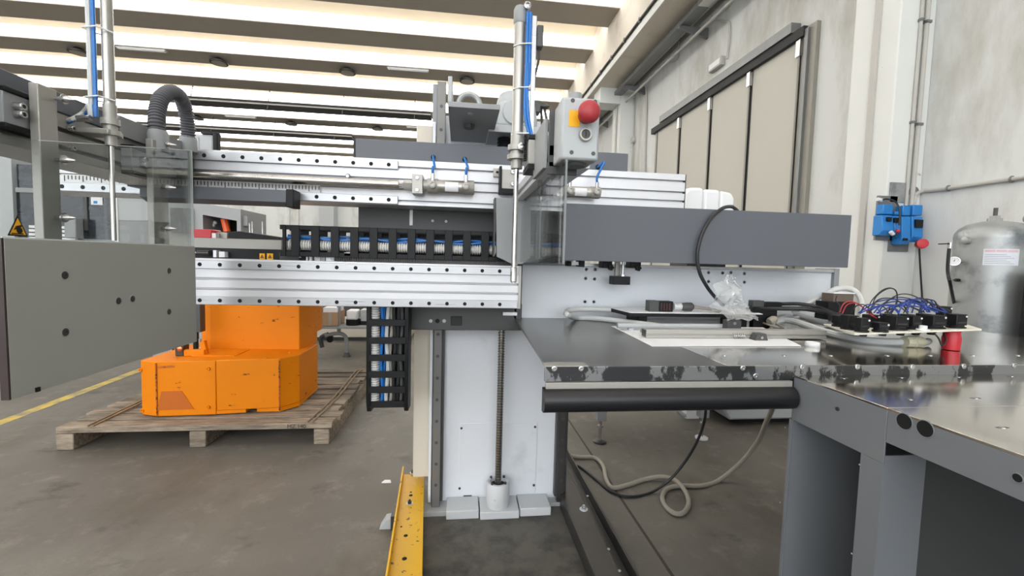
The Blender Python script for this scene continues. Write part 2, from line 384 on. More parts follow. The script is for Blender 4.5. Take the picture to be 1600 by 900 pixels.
def batten(x0, x1, py, k, label):
    f = 13.25 + PITCH * k - BW + .12; a, b = P(x0, py, Y=f).x, P(x1, py, Y=f).x
    t = thing('batten_light', label, 'light', ((a + b) / 2, f, ZC - .06), 'batten lights under the ceiling beams')
    MB().box(a, b, f - .07, f + .07, ZC - .05, ZC).build('tray', M['white_plastic'], t)
    MB().cyl((a + .03, f - .03, ZC - .065), (b - .03, f - .03, ZC - .065), .018, n=8).build('tube', M['white_plastic'], t)
    MB().cyl((a + .03, f + .03, ZC - .065), (b - .03, f + .03, ZC - .065), .018, n=8).build('tube', M['white_plastic'], t)
batten(183, 260, 76, 1, 'white batten light under the ceiling beam right of the thin vertical cylinder')
batten(605, 670, 110, 1, 'white batten light under the ceiling beam left of the column top')
batten(635, 700, 202, 4, 'small far white batten light beside the column top')
batten(352, 400, 184, 4, 'small far white batten light right of the looped hose')
# dark suspended trays across the hall
def cross_tray(px0, px1, py, z, Y, label):
    a, b = P(px0, py, Y=Y).x, P(px1, py, Y=Y).x
    t = thing('suspended_tray', label, 'cable tray', ((a + b) / 2, Y, z), 'dark trays hung across the hall')
    MB().prism([(Y - .25, z), (Y + .25, z), (Y + .25, z + .18), (Y + .21, z + .18), (Y + .21, z + .04), (Y - .21, z + .04), (Y - .21, z + .18), (Y - .25, z + .18)], 'x', a, b).build('tray', M['groove'], t)
    MB().cyl((a, Y - .3, z + .05), (b, Y - .3, z + .05), .03, n=8).build('pipe', M['conduit'], t)
    h0 = None; x = a + .4
    while x < b:
        if h0 is None: h0 = MB().cyl((x, Y - .3, z - .12), (x, Y, ZC + .1), .014, n=6).build('hanger', M['tray'], t); xh = x
        else: dup(h0, (x - xh, 0, 0))
        x += 2.6
z1 = P(530, 172, Y=17.3).z
cross_tray(285, 674, 172, z1 - .1, 17.3, 'long dark tray hung under the ceiling, nearer of the two')
z2 = P(420, 207, Y=21.2).z
cross_tray(220, 552, 207, z2 - .1, 21.2, 'long dark tray hung under the ceiling, farther of the two')

# ------------------------------------------------------------------ side wall fittings
t = thing('cable_tray', 'galvanised cable tray running under the girder on wall brackets', 'cable tray', (4.2, 9, 6.0))
MB().prism([(4.12, 6.0), (4.34, 6.0), (4.34, 6.09), (4.332, 6.09), (4.332, 6.01), (4.128, 6.01), (4.128, 6.09), (4.12, 6.09)], 'y', 2, 29).build('tray', M['tray'], t)
b0 = None
for y in (5.4, 8.3, 11.2, 14.1, 17, 19.6):
    if b0 is None:
        b0 = MB().prism([(4.1, 5.995), (4.7, 5.995), (4.7, 5.8), (4.1, 5.95)], 'y', y - .03, y + .03).build('bracket', M['tray'], t); y0 = y
    else: dup(b0, (0, y - y0, 0))
MB().box(4.1, 4.36, 7.4, 7.62, 5.99, 6.1).build('joint_sleeve', M['steel'], t)
t = thing('wall_conduit', 'long straight grey conduit below the cable tray', 'conduit', (4.45, 9, 5.85))
MB().cyl((4.45, 2, 5.85), (4.45, 26, 5.85), .03, n=10).build('pipe', M['conduit'], t)
def conduit(name, label, pts, r=.016, m=None, clips=()):
    t = thing(name, label, 'conduit', pts[-1])
    MB().tube(pts, r, 8).build('pipe', m or M['conduit'], t)
    for c in clips: MB().torus(c[0], c[1], r * 1.25, r * .5, 10, 6).build('clip', M['tray'], t)
    return t
XS = 4.67
a, b, c, d = P(1108, 30, X=XS), P(1132, 33, X=XS), P(1140, 42, X=XS), P(1136, 92, X=XS)
conduit('lamp_conduit', 'thin bent conduit dropping to the emergency lamp', spline([a, b, c, d], 6), .018)
p = P(1121, 102, X=XS)
t = thing('emergency_lamp', 'small white emergency lamp on the wall above the folding door', 'lamp', p)
MB().box(XW - .09, XW, p.y - .2, p.y + .2, p.z - .07, p.z + .09).build('housing', M['conduit'], t, .012)
MB().box(XW - .1, XW - .09, p.y - .17, p.y + .17, p.z - .045, p.z + .06).build('diffuser', M['paper'], t)
a, b, c = P(1060, 65, X=XS), P(1059, 90, X=XS), P(1045, 97, X=XS)
conduit('bracket_conduit', 'short bent conduit beside a tray bracket on the wall', spline([a, b, c], 6), .02)
conduit('far_conduit', 'grey conduit with a corner bend down to a round junction box', spline([P(960, 153, X=XS), P(985, 154, X=XS), P(991, 160, X=XS), P(990, 215, X=XS)], 5), .02)
p = P(990, 219, X=XS)
t = thing('junction_box', 'small round grey junction box on the wall beside the far conduit', 'junction box', p)
MB().rev((XW, p.y, p.z), (-1, 0, 0), [(.1, 0), (.1, .07), (.08, .09)], 16).build('body', M['conduit'], t)
MB().cyl((XW - .06, p.y, p.z - .1), (XW - .06, p.y, 1.2), .02, n=8).build('pipe', M['conduit'], t)
conduit('tall_conduit', 'tall grey conduit between the junction box and the folding door', spline([P(990, 139, X=XS), P(1003, 139, X=XS), P(1010, 146, X=XS), P(1007, 280, X=XS)], 5), .024)
p = P(953, 200, X=4.28); conduit('pilaster_conduit', 'vertical conduit up the far pilaster', [(4.27, 12.1, 5.8), (4.27, 12.1, 1.0)], .025)
# folding door
t = thing('door_1', 'four leaf cream folding door with dark steel track', 'door', (XW, 8, 0), kind='structure')
ys = [P(x, 250, X=XW).y for x in (1246, 1171, 1111, 1064, 1028)]
zt = 4.56
for i in range(4):
    a, b = ys[i] + .03, ys[i + 1] - .03
    q = MB().box(XW - .05, XW - .005, a, b, .03, zt).build('door_leaf', M['door'], t)
    MB().box(XW - .058, XW - .003, a - .012, a + .012, .03, zt).build('edge_seal', M['groove'], q)
    MB().box(XW - .058, XW - .003, b - .012, b + .012, .03, zt).build('edge_seal', M['groove'], q)
    MB().cyl((XW - .08, a - .03, .05), (XW - .08, a - .03, zt), .014, n=8).build('hinge_rod', M['door_frame'], q)
    MB().box(XW - .11, XW - .05, a - .07, a + .01, zt - .24, zt - .02).build('hanger', M['steel'], q)
MB().box(XW - .06, XW + .01, ys[0] - .26, ys[0] - .02, 0, zt + .12).build('jamb', M['door_frame'], t)
MB().box(XW - .1, XW - .06, ys[0] - .16, ys[0] - .1, 0, zt + .08).build('jamb_stop', M['tray'], t)
MB().box(XW - .05, XW + .01, ys[4], ys[4] + .08, 0, zt + .05).build('jamb', M['door_frame'], t)
MB().box(XW - .12, XW, ys[0] - .1, ys[4] + .2, zt, zt + .13).build('track', M['groove'], t)
MB().box(XW - .15, XW, ys[0] + .1, ys[4] - .3, zt + .13, zt + .27).build('track_cover', M['tray'], t)
# conduits beside the sockets on the pilaster's near side
yp = 4.02
def vert(px, r, label, z0, z1):
    p = P(px, 300, Y=yp - r)
    tt = thing('socket_conduit', label, 'conduit', (p.x, yp - r, z0))
    MB().cyl((p.x, yp - r, z0), (p.x, yp - r, z1), r, n=10).build('pipe', M['conduit'], tt)
    for z in (z0 + .9, z0 + 1.9, z0 + 2.9):
        MB().box(p.x - r * 1.3, p.x + r * 1.3, yp - r * 2.3, yp, z, z + .025).build('clip', M['tray'], tt)
vert(1417, .016, 'thinner of two vertical conduits above the blue sockets', 1.98, 6.2)
vert(1426, .022, 'thicker of two vertical conduits above the blue sockets', 1.96, 6.2)
pts = [P(1428, 318, Y=yp - .03), P(1432, 303, Y=yp - .03), P(1446, 298, Y=yp - .04), P(1462, 297, X=XS), P(1600, 277, X=XS), P(1640, 271, X=XS), Vector((XS, 1.2, P(1640, 271, X=XS).z))]
conduit('side_conduit', 'grey conduit leaving the blue sockets along the wall to the right', spline(pts, 5), .018, clips=[(P(1482, 294, X=XS), (0, 1, 0)), (P(1581, 280, X=XS), (0, 1, 0))])
# blue industrial sockets
def fr(x0, y0, x1, y1, d0, d1): return F(x0, y0, x1, y1, yp - d1, yp - d0)
t = thing('socket_backplate', 'grey backplates behind the blue wall sockets', 'backplate', P(1405, 390, Y=yp))
MB().box(*fr(1370, 306, 1400, 376, 0, .02)).build('plate', M['tray'], t)
MB().box(*fr(1390, 366, 1420, 393, 0, .02)).build('plate', M['tray'], t)
MB().box(*fr(1392, 285, 1414, 316, 0, .02)).build('plate', M['galv'], t)
q = P(1427, 300, Y=yp); MB().rev((q.x, yp, q.z), (0, -1, 0), [(.055, 0), (.055, .012)], 14).build('plate', M['tray'], t)
def sock(label, x0, x1, yt, ym, yb, win):
    t = thing('power_socket', label, 'socket', P((x0 + x1) / 2, yb, Y=yp), 'blue sockets on the pilaster')
    MB().box(*fr(x0 + 2, yt, x1, ym - 1, .02, .1)).build('upper_box', M['blue'], t, .01)
    l = F(x0, ym, x1, yb, yp - .12, yp - .02); X0, X1, _, _, Z0, Z1 = l
    MB().prism([(yp - .02, Z0), (yp - .02, Z1), (yp - .11, Z1), (yp - .13, Z0 + .05), (yp - .1, Z0)], 'x', X0, X1).build('socket_body', M['blue'], t, .008)
    for wx0, wy0, wx1, wy1 in win: MB().box(*F(wx0, wy0, wx1, wy1, yp - .14, yp - .1)).build('switch_window', M['black'], t, .004)
sock('blue power socket with two dark switches, leftmost on the pilaster', 1378, 1396, 319, 336, 368, [(1388, 339, 1394, 346)])
sock('narrow blue power socket in the middle of the cluster', 1397, 1407, 330, 337, 366, [(1399, 340, 1406, 348)])
sock('tall plain blue power socket hanging lowest in the cluster', 1409, 1423, 321, 338, 382, [(1412, 372, 1419, 376)])
sock('blue power socket with square dark window, rightmost on the pilaster', 1425, 1442, 320, 338, 378, [(1432, 343, 1443, 356)])
c = P(1440, 381, Y=yp - .16)
t = thing('power_plug', 'round red power plug with white collar and hanging black lead', 'plug', c)
ax = Vector((-.55, -.83, .1)).normalized()
MB().rev(c - ax * .05, ax, [(.03, -.05), (.034, 0), (.034, .02)], 16).build('collar', M['white_plastic'], t)
MB().rev(c, ax, [(.046, -.03), (.05, 0), (.046, .035), (.02, .042)], 18).build('cap', M['red'], t)
MB().tube(spline([c + Vector((0, .02, -.04)), P(1438, 420, Y=yp - .12), P(1441, 480, Y=yp - .1), P(1440, 560, Y=yp - .1)], 6), .009, 6).build('lead', M['black_cable'], t)
c = P(1403, 361, Y=yp - .16); t = thing('small_plug', 'small red and white plug dangling between the blue sockets', 'plug', c)
MB().ball(c, .02, 10, 6).build('cap', M['red'], t); MB().cyl(c + Vector((-.05, 0, -.035)), c + Vector((-.08, 0, -.01)), .018, n=10).build('collar', M['white_plastic'], t)
MB().tube(spline([c, c + Vector((-.03, -.01, -.05)), c + Vector((-.06, 0, -.03))], 5), .007, 6).build('lead', M['black_cable'], t)
c = P(1378, 313, Y=yp - .06); MBt = thing('loose_lead', 'loose black lead looping over the socket cluster', 'cable', c)
MB().tube(spline([c, P(1386, 311, Y=yp - .12), P(1400, 316, Y=yp - .14), P(1406, 332, Y=yp - .16), P(1405, 352, Y=yp - .16)], 6), .008, 6).build('lead', M['black_cable'], MBt)
MB().cyl(c, c + Vector((-.05, 0, .01)), .018, n=10).build('connector', M['white_plastic'], MBt)
# compressed air tank
TC = Vector((P(1546, 430, Y=2.9).x, 2.9)); TR = .215
t = thing('air_tank', 'upright galvanised compressed air tank beside the white wall', 'tank', (TC.x, TC.y, 0))
zt = P(1546, 366, Y=2.9 - TR * .9).z
MB().rev((TC.x, TC.y, .12), (0, 0, 1), [(TR, 0), (TR, zt - .12)], 40).build('shell', M['galv'], t)
MB().rev((TC.x, TC.y, zt), (0, 0, 1), [(TR * 1.012, -.02), (TR * 1.012, 0), (TR * .985, .03), (TR * .9, .062), (TR * .7, .095), (TR * .35, .115), (.02, .12)], 40).build('dome', M['galv'], t)
MB().rev((TC.x, TC.y, zt + .11), (0, 0, 1), [(.045, 0), (.045, .03), (.03, .03), (.03, .05)], 6).build('top_fitting', M['steel'], t)
MB().cyl((TC.x, TC.y, zt + .15), (TC.x, TC.y, zt + .22), .013, n=10).build('valve_stem', M['steel_dark'], t)
le = Vector((TC.x + .15, TC.y - .1, zt + .1)); MB().torus(le + Vector((0, 0, .035)), (0.2, 1, 0), .028, .011, 16, 6).build('lifting_lug', M['galv'], t)
for px, py, an in ((1507, 373, -1.62), (1590, 373, .02)):
    q = P(px, py, Y=2.75); ax = Vector((math.sin(an), -math.cos(an), 0))
    s = Vector((TC.x, TC.y, q.z)) + ax * (TR - .01); MB().rev(s, ax, [(.028, 0), (.028, .03), (.018, .035)], 12).build('boss', M['galv'], t)
ax = Vector((math.sin(-1.75), -math.cos(-1.75), 0)); s = Vector((TC.x, TC.y, P(1500, 407, Y=2.7).z)) + ax * TR
gq = MB(); gq.cyl(s, s + ax * .05, .014, n=10); gq = gq.build('gauge_pipe', M['steel'], t)
ga = Vector((-.75, -.66, 0)).normalized(); gc = s + ax * .05
MB().rev(gc, ga, [(.034, 0), (.034, .03), (.03, .03), (.03, .024)], 18).build('gauge_body', M['steel'], gq)
MB().rev(gc + ga * .0245, ga, [(.029, 0), (.029, .001)], 18).build('gauge_dial', M['paper'], gq)
MB().rbox(gc + ga * .027 + Vector((0, 0, .006)), .003, .002, .022, Matrix.Rotation(.5, 3, 'Y')).build('needle', M['hole'], gq)
s2 = Vector((TC.x, TC.y, P(1500, 439, Y=2.7).z)) + ax * TR
MB().cyl(s2, s2 + ax * .03, .012, n=8).build('drain_valve', M['black'], t); MB().rbox(s2 + ax * .035, .05, .012, .012, Matrix.Rotation(.8, 3, 'Z')).build('valve_lever', M['black'], t)
# label plate curved on the shell
def curved(z0, z1, a0, a1, r, name, m, parent):
    b = MB(); n = 8; vs = []
    for i in range(n + 1):
        a = a0 + (a1 - a0) * i / n
        for z in (z0, z1): vs.append((TC.x + r * math.sin(a), TC.y - r * math.cos(a), z))
    return b.add(vs, [(2 * i, 2 * i + 2, 2 * i + 3, 2 * i + 1) for i in range(n)]).build(name, m, parent)
zl0, zl1 = P(1557, 414, Y=2.62).z, P(1557, 387, Y=2.62).z
lb = curved(zl0, zl1, -1.14, -.28, TR + .002, 'label_plate', mat('printed label', (214, 218, 226), .35, 0, .05, 30), t)
pm = mat('pale pink print', (216, 180, 188), .5)
for i in range(3): curved(zl1 - .022, zl1 - .006, -1.11 + .27 * i, -1.11 + .27 * i + .25, TR + .003, 'printed_field', pm, lb)
gm = mat('grey print', (150, 156, 168), .5)
for i in range(6): curved(zl0 + .012 + i * .013, zl0 + .015 + i * .013, -1.1, -1.1 + .7 - .1 * (i % 3), TR + .003, 'printed_line', gm, lb)
h0 = P(1470, 383, Y=2.85); h1 = P(1484, 382, Y=2.85)
hh = MB().tube(spline([h1, P(1482, 400, Y=2.85), P(1481, 425, Y=2.85), P(1486, 450, Y=2.85), P(1500, 520, Y=3.3)], 6), .011, 8).build('air_hose', M['black_rubber'], t)
MB().rbox(h0 + Vector((.03, 0, .01)), .09, .015, .008, Matrix.Rotation(-.05, 3, 'Y')).build('ball_valve_lever', M['black'], t)
MB().cyl(h1 + Vector((0, 0, -.03)), h1 + Vector((0, 0, .015)), .013, n=10).build('hose_fitting', M['steel'], t)
for a in (0.6, 2.7, 4.8):
    MB().box(TC.x + .2 * math.cos(a) - .03, TC.x + .2 * math.cos(a) + .03, TC.y + .2 * math.sin(a) - .03, TC.y + .2 * math.sin(a) + .03, 0, .14).build('foot', M['galv'], t)
q = F(1594, 424, 1660, 560, 2.6, 2.7); t = thing('dark_cabinet', 'black cabinet at the right edge behind the tank', 'cabinet', (q[0] + .12, 2.48, 0))
MB().box(q[0], q[0] + .3, 2.36, 2.6, .0, q[5]).build('body', M['black'], t, .006); MB().box(q[0] + .02, q[0] + .28, 2.355, 2.36, .1, q[5] - .05).build('door', M['groove'], t)
# yellow floor line
a, b = P(-40, 676, Z=0), P(222, 577, Z=0); d = (b - a).normalized(); n = Vector((-d.y, d.x, 0)) * .05
yl = MB().add([a - n, b - n + d * 3, b + n + d * 3, a + n] + [v + Vector((0, 0, .002)) for v in (a - n, b - n + d * 3, b + n + d * 3, a + n)],
     [(4, 5, 6, 7), (0, 1, 5, 4), (1, 2, 6, 5), (2, 3, 7, 6), (3, 0, 4, 7)]).build('floor_marking', mat('worn yellow marking', (196, 172, 78), .7, 0, .1, 8, dirt=(138, 130, 112), dirt_scale=7, dirt_lo=.42, dirt_hi=.62))
tag(yl, 'worn yellow marking stripe on the concrete floor', 'floor marking')
# ================================================================== MAIN MACHINE
def rail(parent, x0, x1, zc, Y, holes_px, hy, hgt=.036):
    """linear guide rail with counterbored screw holes; holes at the pitch the photo shows"""
    r = MB().prism([(Y, zc - hgt / 2), (Y, zc + hgt / 2), (Y + .014, zc + hgt / 2), (Y + .014, zc - hgt / 2)], 'x', x0, x1).build('guide_rail', M['rail'], parent, .002)
    X0 = P(holes_px[0], hy, Y=Y).x; X1 = P(holes_px[1], hy, Y=Y).x; n = holes_px[2]; h0 = None
    for i in range(n):
        x = X0 + (X1 - X0) * i / (n - 1)
        if h0 is None: h0 = MB().rev((x, Y - .0006, zc), (0, 1, 0), [(.0085, 0), (.0085, .004)], 12).build('screw_hole', M['hole'], r); xh = x
        elif x < x1 - .01 : dup(h0, (x - xh, 0, 0))
    return r
def profile(name, parent, x0, x1, z0, z1, Y, Yb, grooves, gw=.008, gd=.018, m=None):
    pts = [(Yb, z0), (Y, z0)]
    for g in sorted(grooves): pts += [(Y, g - gw / 2), (Y + gd, g - gw / 2), (Y + gd, g + gw / 2), (Y, g + gw / 2)]
    pts += [(Y, z1), (Yb, z1)]
    return MB().prism(pts, 'x', x0, x1).build(name, m or M['alu'], parent, .0015)

# ---- lower beam
LZ0, LZ1 = 1.174, 1.373
xr = P(810, 445, Y=2).x
t = thing('lower_linear_beam', 'lower silver aluminium beam with two screwed guide rails', 'beam', (-.4, 2.08, LZ0))
profile('beam_body', t, -1.55, xr, LZ0, LZ1, 2.0, 2.16, (1.286, 1.243))
rail(t, -1.5, xr - .004, 1.347, 1.987, (312, 781, 17), 415)
rail(t, -1.5, xr - .004, 1.194, 1.987, (312, 781, 17), 470)
MB().box(xr, xr + .012, 2.0, 2.16, LZ0, LZ1).build('end_plate', M['alu_dark'], t)
# toothed rack lying on the beam
x0, x1 = P(522, 405, Y=2.06).x, xr - .01
b = MB(); b.box(x0, x1, 2.075, 2.095, LZ1, LZ1 + .034); x = x0
while x < x1 - .004: b.box(x, x + .0038, 2.06, 2.078, LZ1, LZ1 + .031); x += .0078
rk = b.build('toothed_rack', M['steel_dark'], flat=True); tag(rk, 'fine toothed dark steel rack on top of the lower beam', 'rack')
# black strip with warning labels and small blocks left of the rack
t = thing('drive_tray', 'black tray with two tiny yellow warning labels above the lower beam', 'tray', (P(400, 400, Y=2.1).x, 2.1, LZ1))
MB().box(P(295, 400, Y=2.1).x, P(492, 400, Y=2.1).x, 2.1, 2.13, LZ1, P(400, 389, Y=2.1).z).build('panel', M['black'], t)
MB().box(P(437, 402, Y=2.09).x, P(468, 402, Y=2.09).x, 2.085, 2.1, LZ1, P(450, 395, Y=2.09).z).build('block', M['grey_dark'], t, .002)
for a, c in ((405.5, 413.5), (417, 426.5)):
    l = F(a, 396, c, 405.5, 2.097, 2.1); q = MB().box(*l).build('warning_label', M['yellow_label'], t)
    xm = (l[0] + l[1]) / 2; h = l[5] - l[4]
    MB().prism([(xm - .009, l[4] + h * .2), (xm + .009, l[4] + h * .2), (xm, l[4] + h * .85)], 'y', 2.0955, 2.097).build('triangle_mark', mat('label ink', (120, 70, 10), .5), q)
def text(s, size, m, parent, loc, rot, name='lettering', ex=.0004, sx=1.0):
    c = bpy.data.curves.new('t', 'FONT'); c.body = s; c.size = size; c.extrude = ex; c.align_x = 'CENTER'; c.align_y = 'CENTER'
    o = bpy.data.objects.new('t', c); col.objects.link(o)
    me = bpy.data.meshes.new_from_object(o.evaluated_get(bpy.context.evaluated_depsgraph_get())); bpy.data.objects.remove(o); bpy.data.curves.remove(c)
    mw = Matrix.Translation(Vector(loc)) @ rot.to_4x4() @ Matrix.Diagonal((sx, 1, 1, 1)); me.transform(mw)
    me.materials.clear(); me.materials.append(m); me.name = name
    b = bpy.data.objects.new(name, me); col.objects.link(b)
    if parent is not None: b.parent = parent; b.matrix_parent_inverse = origin(parent).inverted()
    return b
RX = Matrix.Rotation(math.pi / 2, 3, 'X')
p = P(469, 400, Y=2.083); text('2', .026, M['paper'], t, p, RX)
for a, c, mm in ((478, 481, 'alu'), (483, 487, 'white_plastic'), (491, 500, 'white_plastic'), (501, 508, 'grey_light'), (509, 517, 'alu'), (517, 522, 'white_plastic')):
    MB().box(*F(a, 395, c, 409, 2.075, 2.1)).build('terminal_block', M[mm], t, .001)
MB().box(*F(538, 395, 558, 400, 2.04, 2.06)).build('white_tag', M['white_plastic'], t)
# small fittings left end
q = P(316, 395, Y=2.08); MB().cyl((q.x - .05, 2.08, q.z), (q.x - .02, 2.08, q.z), .004, n=8).build('pin', M['steel'], t); MB().cyl((q.x - .02, 2.08, q.z), (q.x + .03, 2.08, q.z), .011, n=12).build('knob', M['steel_dark'], t)
MB().box(*F(333, 391, 338, 402, 2.07, 2.1)).build('terminal_block', M['alu'], t); MB().box(*F(342, 393, 351, 402, 2.07, 2.1)).build('terminal_block', M['white_plastic'], t)

# ---- upper beam
UZ0, UZ1 = 1.63, 1.829
ux0, ux1 = P(58, 285, Y=2).x, P(1070, 300, Y=2).x
t = thing('upper_linear_beam', 'upper silver aluminium beam with grooves and short guide rails', 'beam', (-.1, 2.08, UZ0))
profile('beam_body', t, ux0, ux1, UZ0, UZ1, 2.0, 2.16, (1.795, 1.742, 1.70, 1.648), .009)
xe = P(622, 258, Y=1.987).x
rail(t, ux0 + .02, xe, 1.802, 1.987, (319, 607.5, 11), 246)
rail(t, ux0 + .02, xe, 1.650, 1.987, (97, 607.5, 18), 296)
MB().box(*F(771, 263, 784, 276, 1.985, 2.0)).build('stop_block', M['alu_dark'], t, .001)
q = P(777, 269, Y=1.984); MB().rev((q.x, 1.984, q.z), (0, 1, 0), [(.006, 0), (.006, .003)], 10).build('screw_hole', M['hole'], t)
MB().box(ux1, ux1 + .004, 2.0, 2.16, UZ0, UZ1).build('end_plate', M['grey_dark'], t)
q = P(543, 275, Y=1.99); MB().rev((q.x, 2.0, q.z), (0, -1, 0), [(.012, 0), (.012, .006), (.007, .012)], 6).build('lock_screw', M['steel'], t)
# white scale
z = P(440, 293, Y=1.99).z; sx0, sx1 = P(97, 285, Y=1.99).x, P(500, 293, Y=1.99).x
rl = MB().box(sx0, sx1, 1.988, 1.995, z - .02, z + .016).build('measuring_scale', M['white_plastic']); tag(rl, 'white measuring scale strip with tick marks on the upper beam', 'scale')
b = MB(); x = sx0 + .01; i = 0
while x < sx1 - .005: b.box(x, x + .003, 1.9868, 1.988, z - (.004 if i % 5 else .012), z + .012); x += .0135; i += 1
b.build('tick_marks', M['groove'], rl, flat=True)
# grey cable duct on top of the upper beam
l = F(555, 219, 982, 252, 2.03, 2.28); t = thing('cable_duct', 'blue-grey sheet metal duct lying on the upper beam', 'duct', (.2, 2.15, UZ1))
dz = P(700, 224, Y=2.03).z; MB().box(l[0], l[1], 2.03, 2.26, UZ1 + .001, dz).build('duct_body', M['grey'], t, .003)
MB().box(l[0] - .008, l[0], 2.03, 2.26, UZ1 + .001, dz).build('end_cap', M['groove'], t)
for px, py in ((677, 246), (726, 249), (934, 261)):
    q = P(px, py, Y=2.03); MB().rev((q.x, 2.03, q.z), (0, -1, 0), [(.011, 0), (.011, .003), (.006, .003)], 12).build('grommet', M['hole'], t)
# dark grey back panel between the beams
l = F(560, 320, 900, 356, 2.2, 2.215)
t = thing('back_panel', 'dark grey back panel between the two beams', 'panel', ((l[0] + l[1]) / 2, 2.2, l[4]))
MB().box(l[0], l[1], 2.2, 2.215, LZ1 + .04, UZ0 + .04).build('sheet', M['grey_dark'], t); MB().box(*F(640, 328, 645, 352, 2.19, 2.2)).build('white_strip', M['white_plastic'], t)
for px, py in ((676, 345), (697, 346)): q = P(px, py, Y=2.2); bolt((q.x, 2.2, q.z), (0, -1, 0), .007, .004, M['alu_dark'], t)

# ---- pneumatic cylinders on the upper beam
def h_cylinder(label, x_rod0, x_fl, x_b0, x_b1, yc, r, ports, YC, holes):
    zc = P((x_b0 + x_b1) / 2, yc, Y=YC).z; X = lambda px: P(px, yc, Y=YC).x
    t = thing('pneumatic_cylinder', label, 'cylinder', (X(x_b0), YC, zc))
    if x_rod0 is not None:
        MB().cyl((X(x_rod0), YC, zc), (X(x_fl - 22), YC, zc), r * .62, n=16).build('guide_tube', M['chrome'], t)
        MB().rev((X(x_fl - 22), YC, zc), (1, 0, 0), [(r * .4, 0), (r * .4, .02), (r * .7, .02), (r * .7, .06), (r * .35, .06), (r * .35, .09)], 6).build('rod_nut', M['steel'], t)
    MB().box(X(x_fl), X(x_fl) + .045, YC - r * 1.25, YC + r * 1.2, zc - r * 1.35, zc + r * 1.35).build('foot_mount', M['alu_dark'], t, .002)
    for s in (-1, 1): bolt((X(x_fl) + .022, YC - r * 1.25, zc + s * r * .85), (0, -1, 0), .008, .006, M['steel'], t)
    MB().rev((X(x_b0), YC, zc), (1, 0, 0), [(r * .7, -.045), (r * 1.2, -.045), (r * 1.2, -.03), (r * .8, -.03), (r * .8, 0), (r * 1.05, 0), (r * 1.05, .045), (r * .95, .045)], 20).build('front_cap', M['alu_dark'], t)
    MB().cyl((X(x_b0) + .04, YC, zc), (X(x_b1) - .04, YC, zc), r * .95, n=24).build('barrel', M['barrel'], t)
    MB().rev((X(x_b1) - .045, YC, zc), (1, 0, 0), [(r * 1.05, 0), (r * 1.05, .04), (r * .95, .045)], 20).build('end_cap', M['alu_dark'], t)
    lx0, lx1 = X(x_b0 + (x_b1 - x_b0) * .38), X(x_b0 + (x_b1 - x_b0) * .66)
    b = MB(); n = 6; vs = []
    for i in range(n + 1):
        a = -.9 + 1.5 * i / n
        for x in (lx0, lx1): vs.append((x, YC - math.cos(a) * r * .96, zc + math.sin(a) * r * .96))
    b.add(vs, [(2 * i, 2 * i + 1, 2 * i + 3, 2 * i + 2) for i in range(n)]).build('label', M['paper'], t)
    for i, px in enumerate(ports):
        x = X(px); MB().rev((x, YC - r * .8, zc), (0, -1, 0), [(.017, 0), (.017, .02), (.011, .024), (.008, .024), (.008, .018)], 14).build('port', M['alu_dark'], t)
        MB().cyl((x, YC - r * .95, zc + .01), (x, YC - r * .95, zc + r * 1.6), .008, n=10).build('fitting', M['steel'], t)
        if holes[i]:
            h = P(holes[i][0], holes[i][1], Y=2.025); a = Vector((x, YC - r * .95, zc + r * 1.5))
            pts = [a, a + Vector((0, 0, .03))] + [P(u, v, Y=1.985) for u, v in holes[i][2:]] + [h + Vector((0, -.012, 0)), h + Vector((0, .01, 0))]
            MB().tube(spline(pts, 6), .0055, 8).build('air_tube', M['blue_tube'], t)
h_cylinder('polished pneumatic cylinder with a long chrome rod along the upper beam', 200, 645, 668, 741, 292, .03, (676.5, 728), 1.945, [(677, 246, (679, 262)), (726, 249, (731, 262))])
h_cylinder('short pneumatic cylinder right of the stop button box', None, 862, 872, 937, 300, .026, (888, 930), 1.945, [None, (934, 261, (944, 254))])
q = P(888, 282, Y=1.92)
# grey guard rail in front of the scale
t = thing('rail_guard', 'grey sloping edge guard with black end cap in front of the scale', 'guard', (P(330, 315, Y=1.9).x, 1.9, P(330, 315, Y=1.9).z))
l = F(218, 292, 447, 318, 1.9, 1.97); z0, z1 = P(380, 318, Y=1.9).z, P(380, 294, Y=1.9).z
MB().prism([(1.9, z0 + .012), (1.905, z1), (1.97, z1), (1.97, z1 - .004), (1.91, z1 - .004), (1.905, z0 + .014), (1.94, z0), (1.94, z0 - .004)], 'x', l[0], l[1]).build('bent_sheet', M['grey'], t)
MB().prism([(1.893, z0 - .008), (1.897, z1 + .004), (1.975, z1 + .004), (1.975, z0 - .008)], 'x', l[1], l[1] + .03).build('end_cap', M['black'], t, .003)

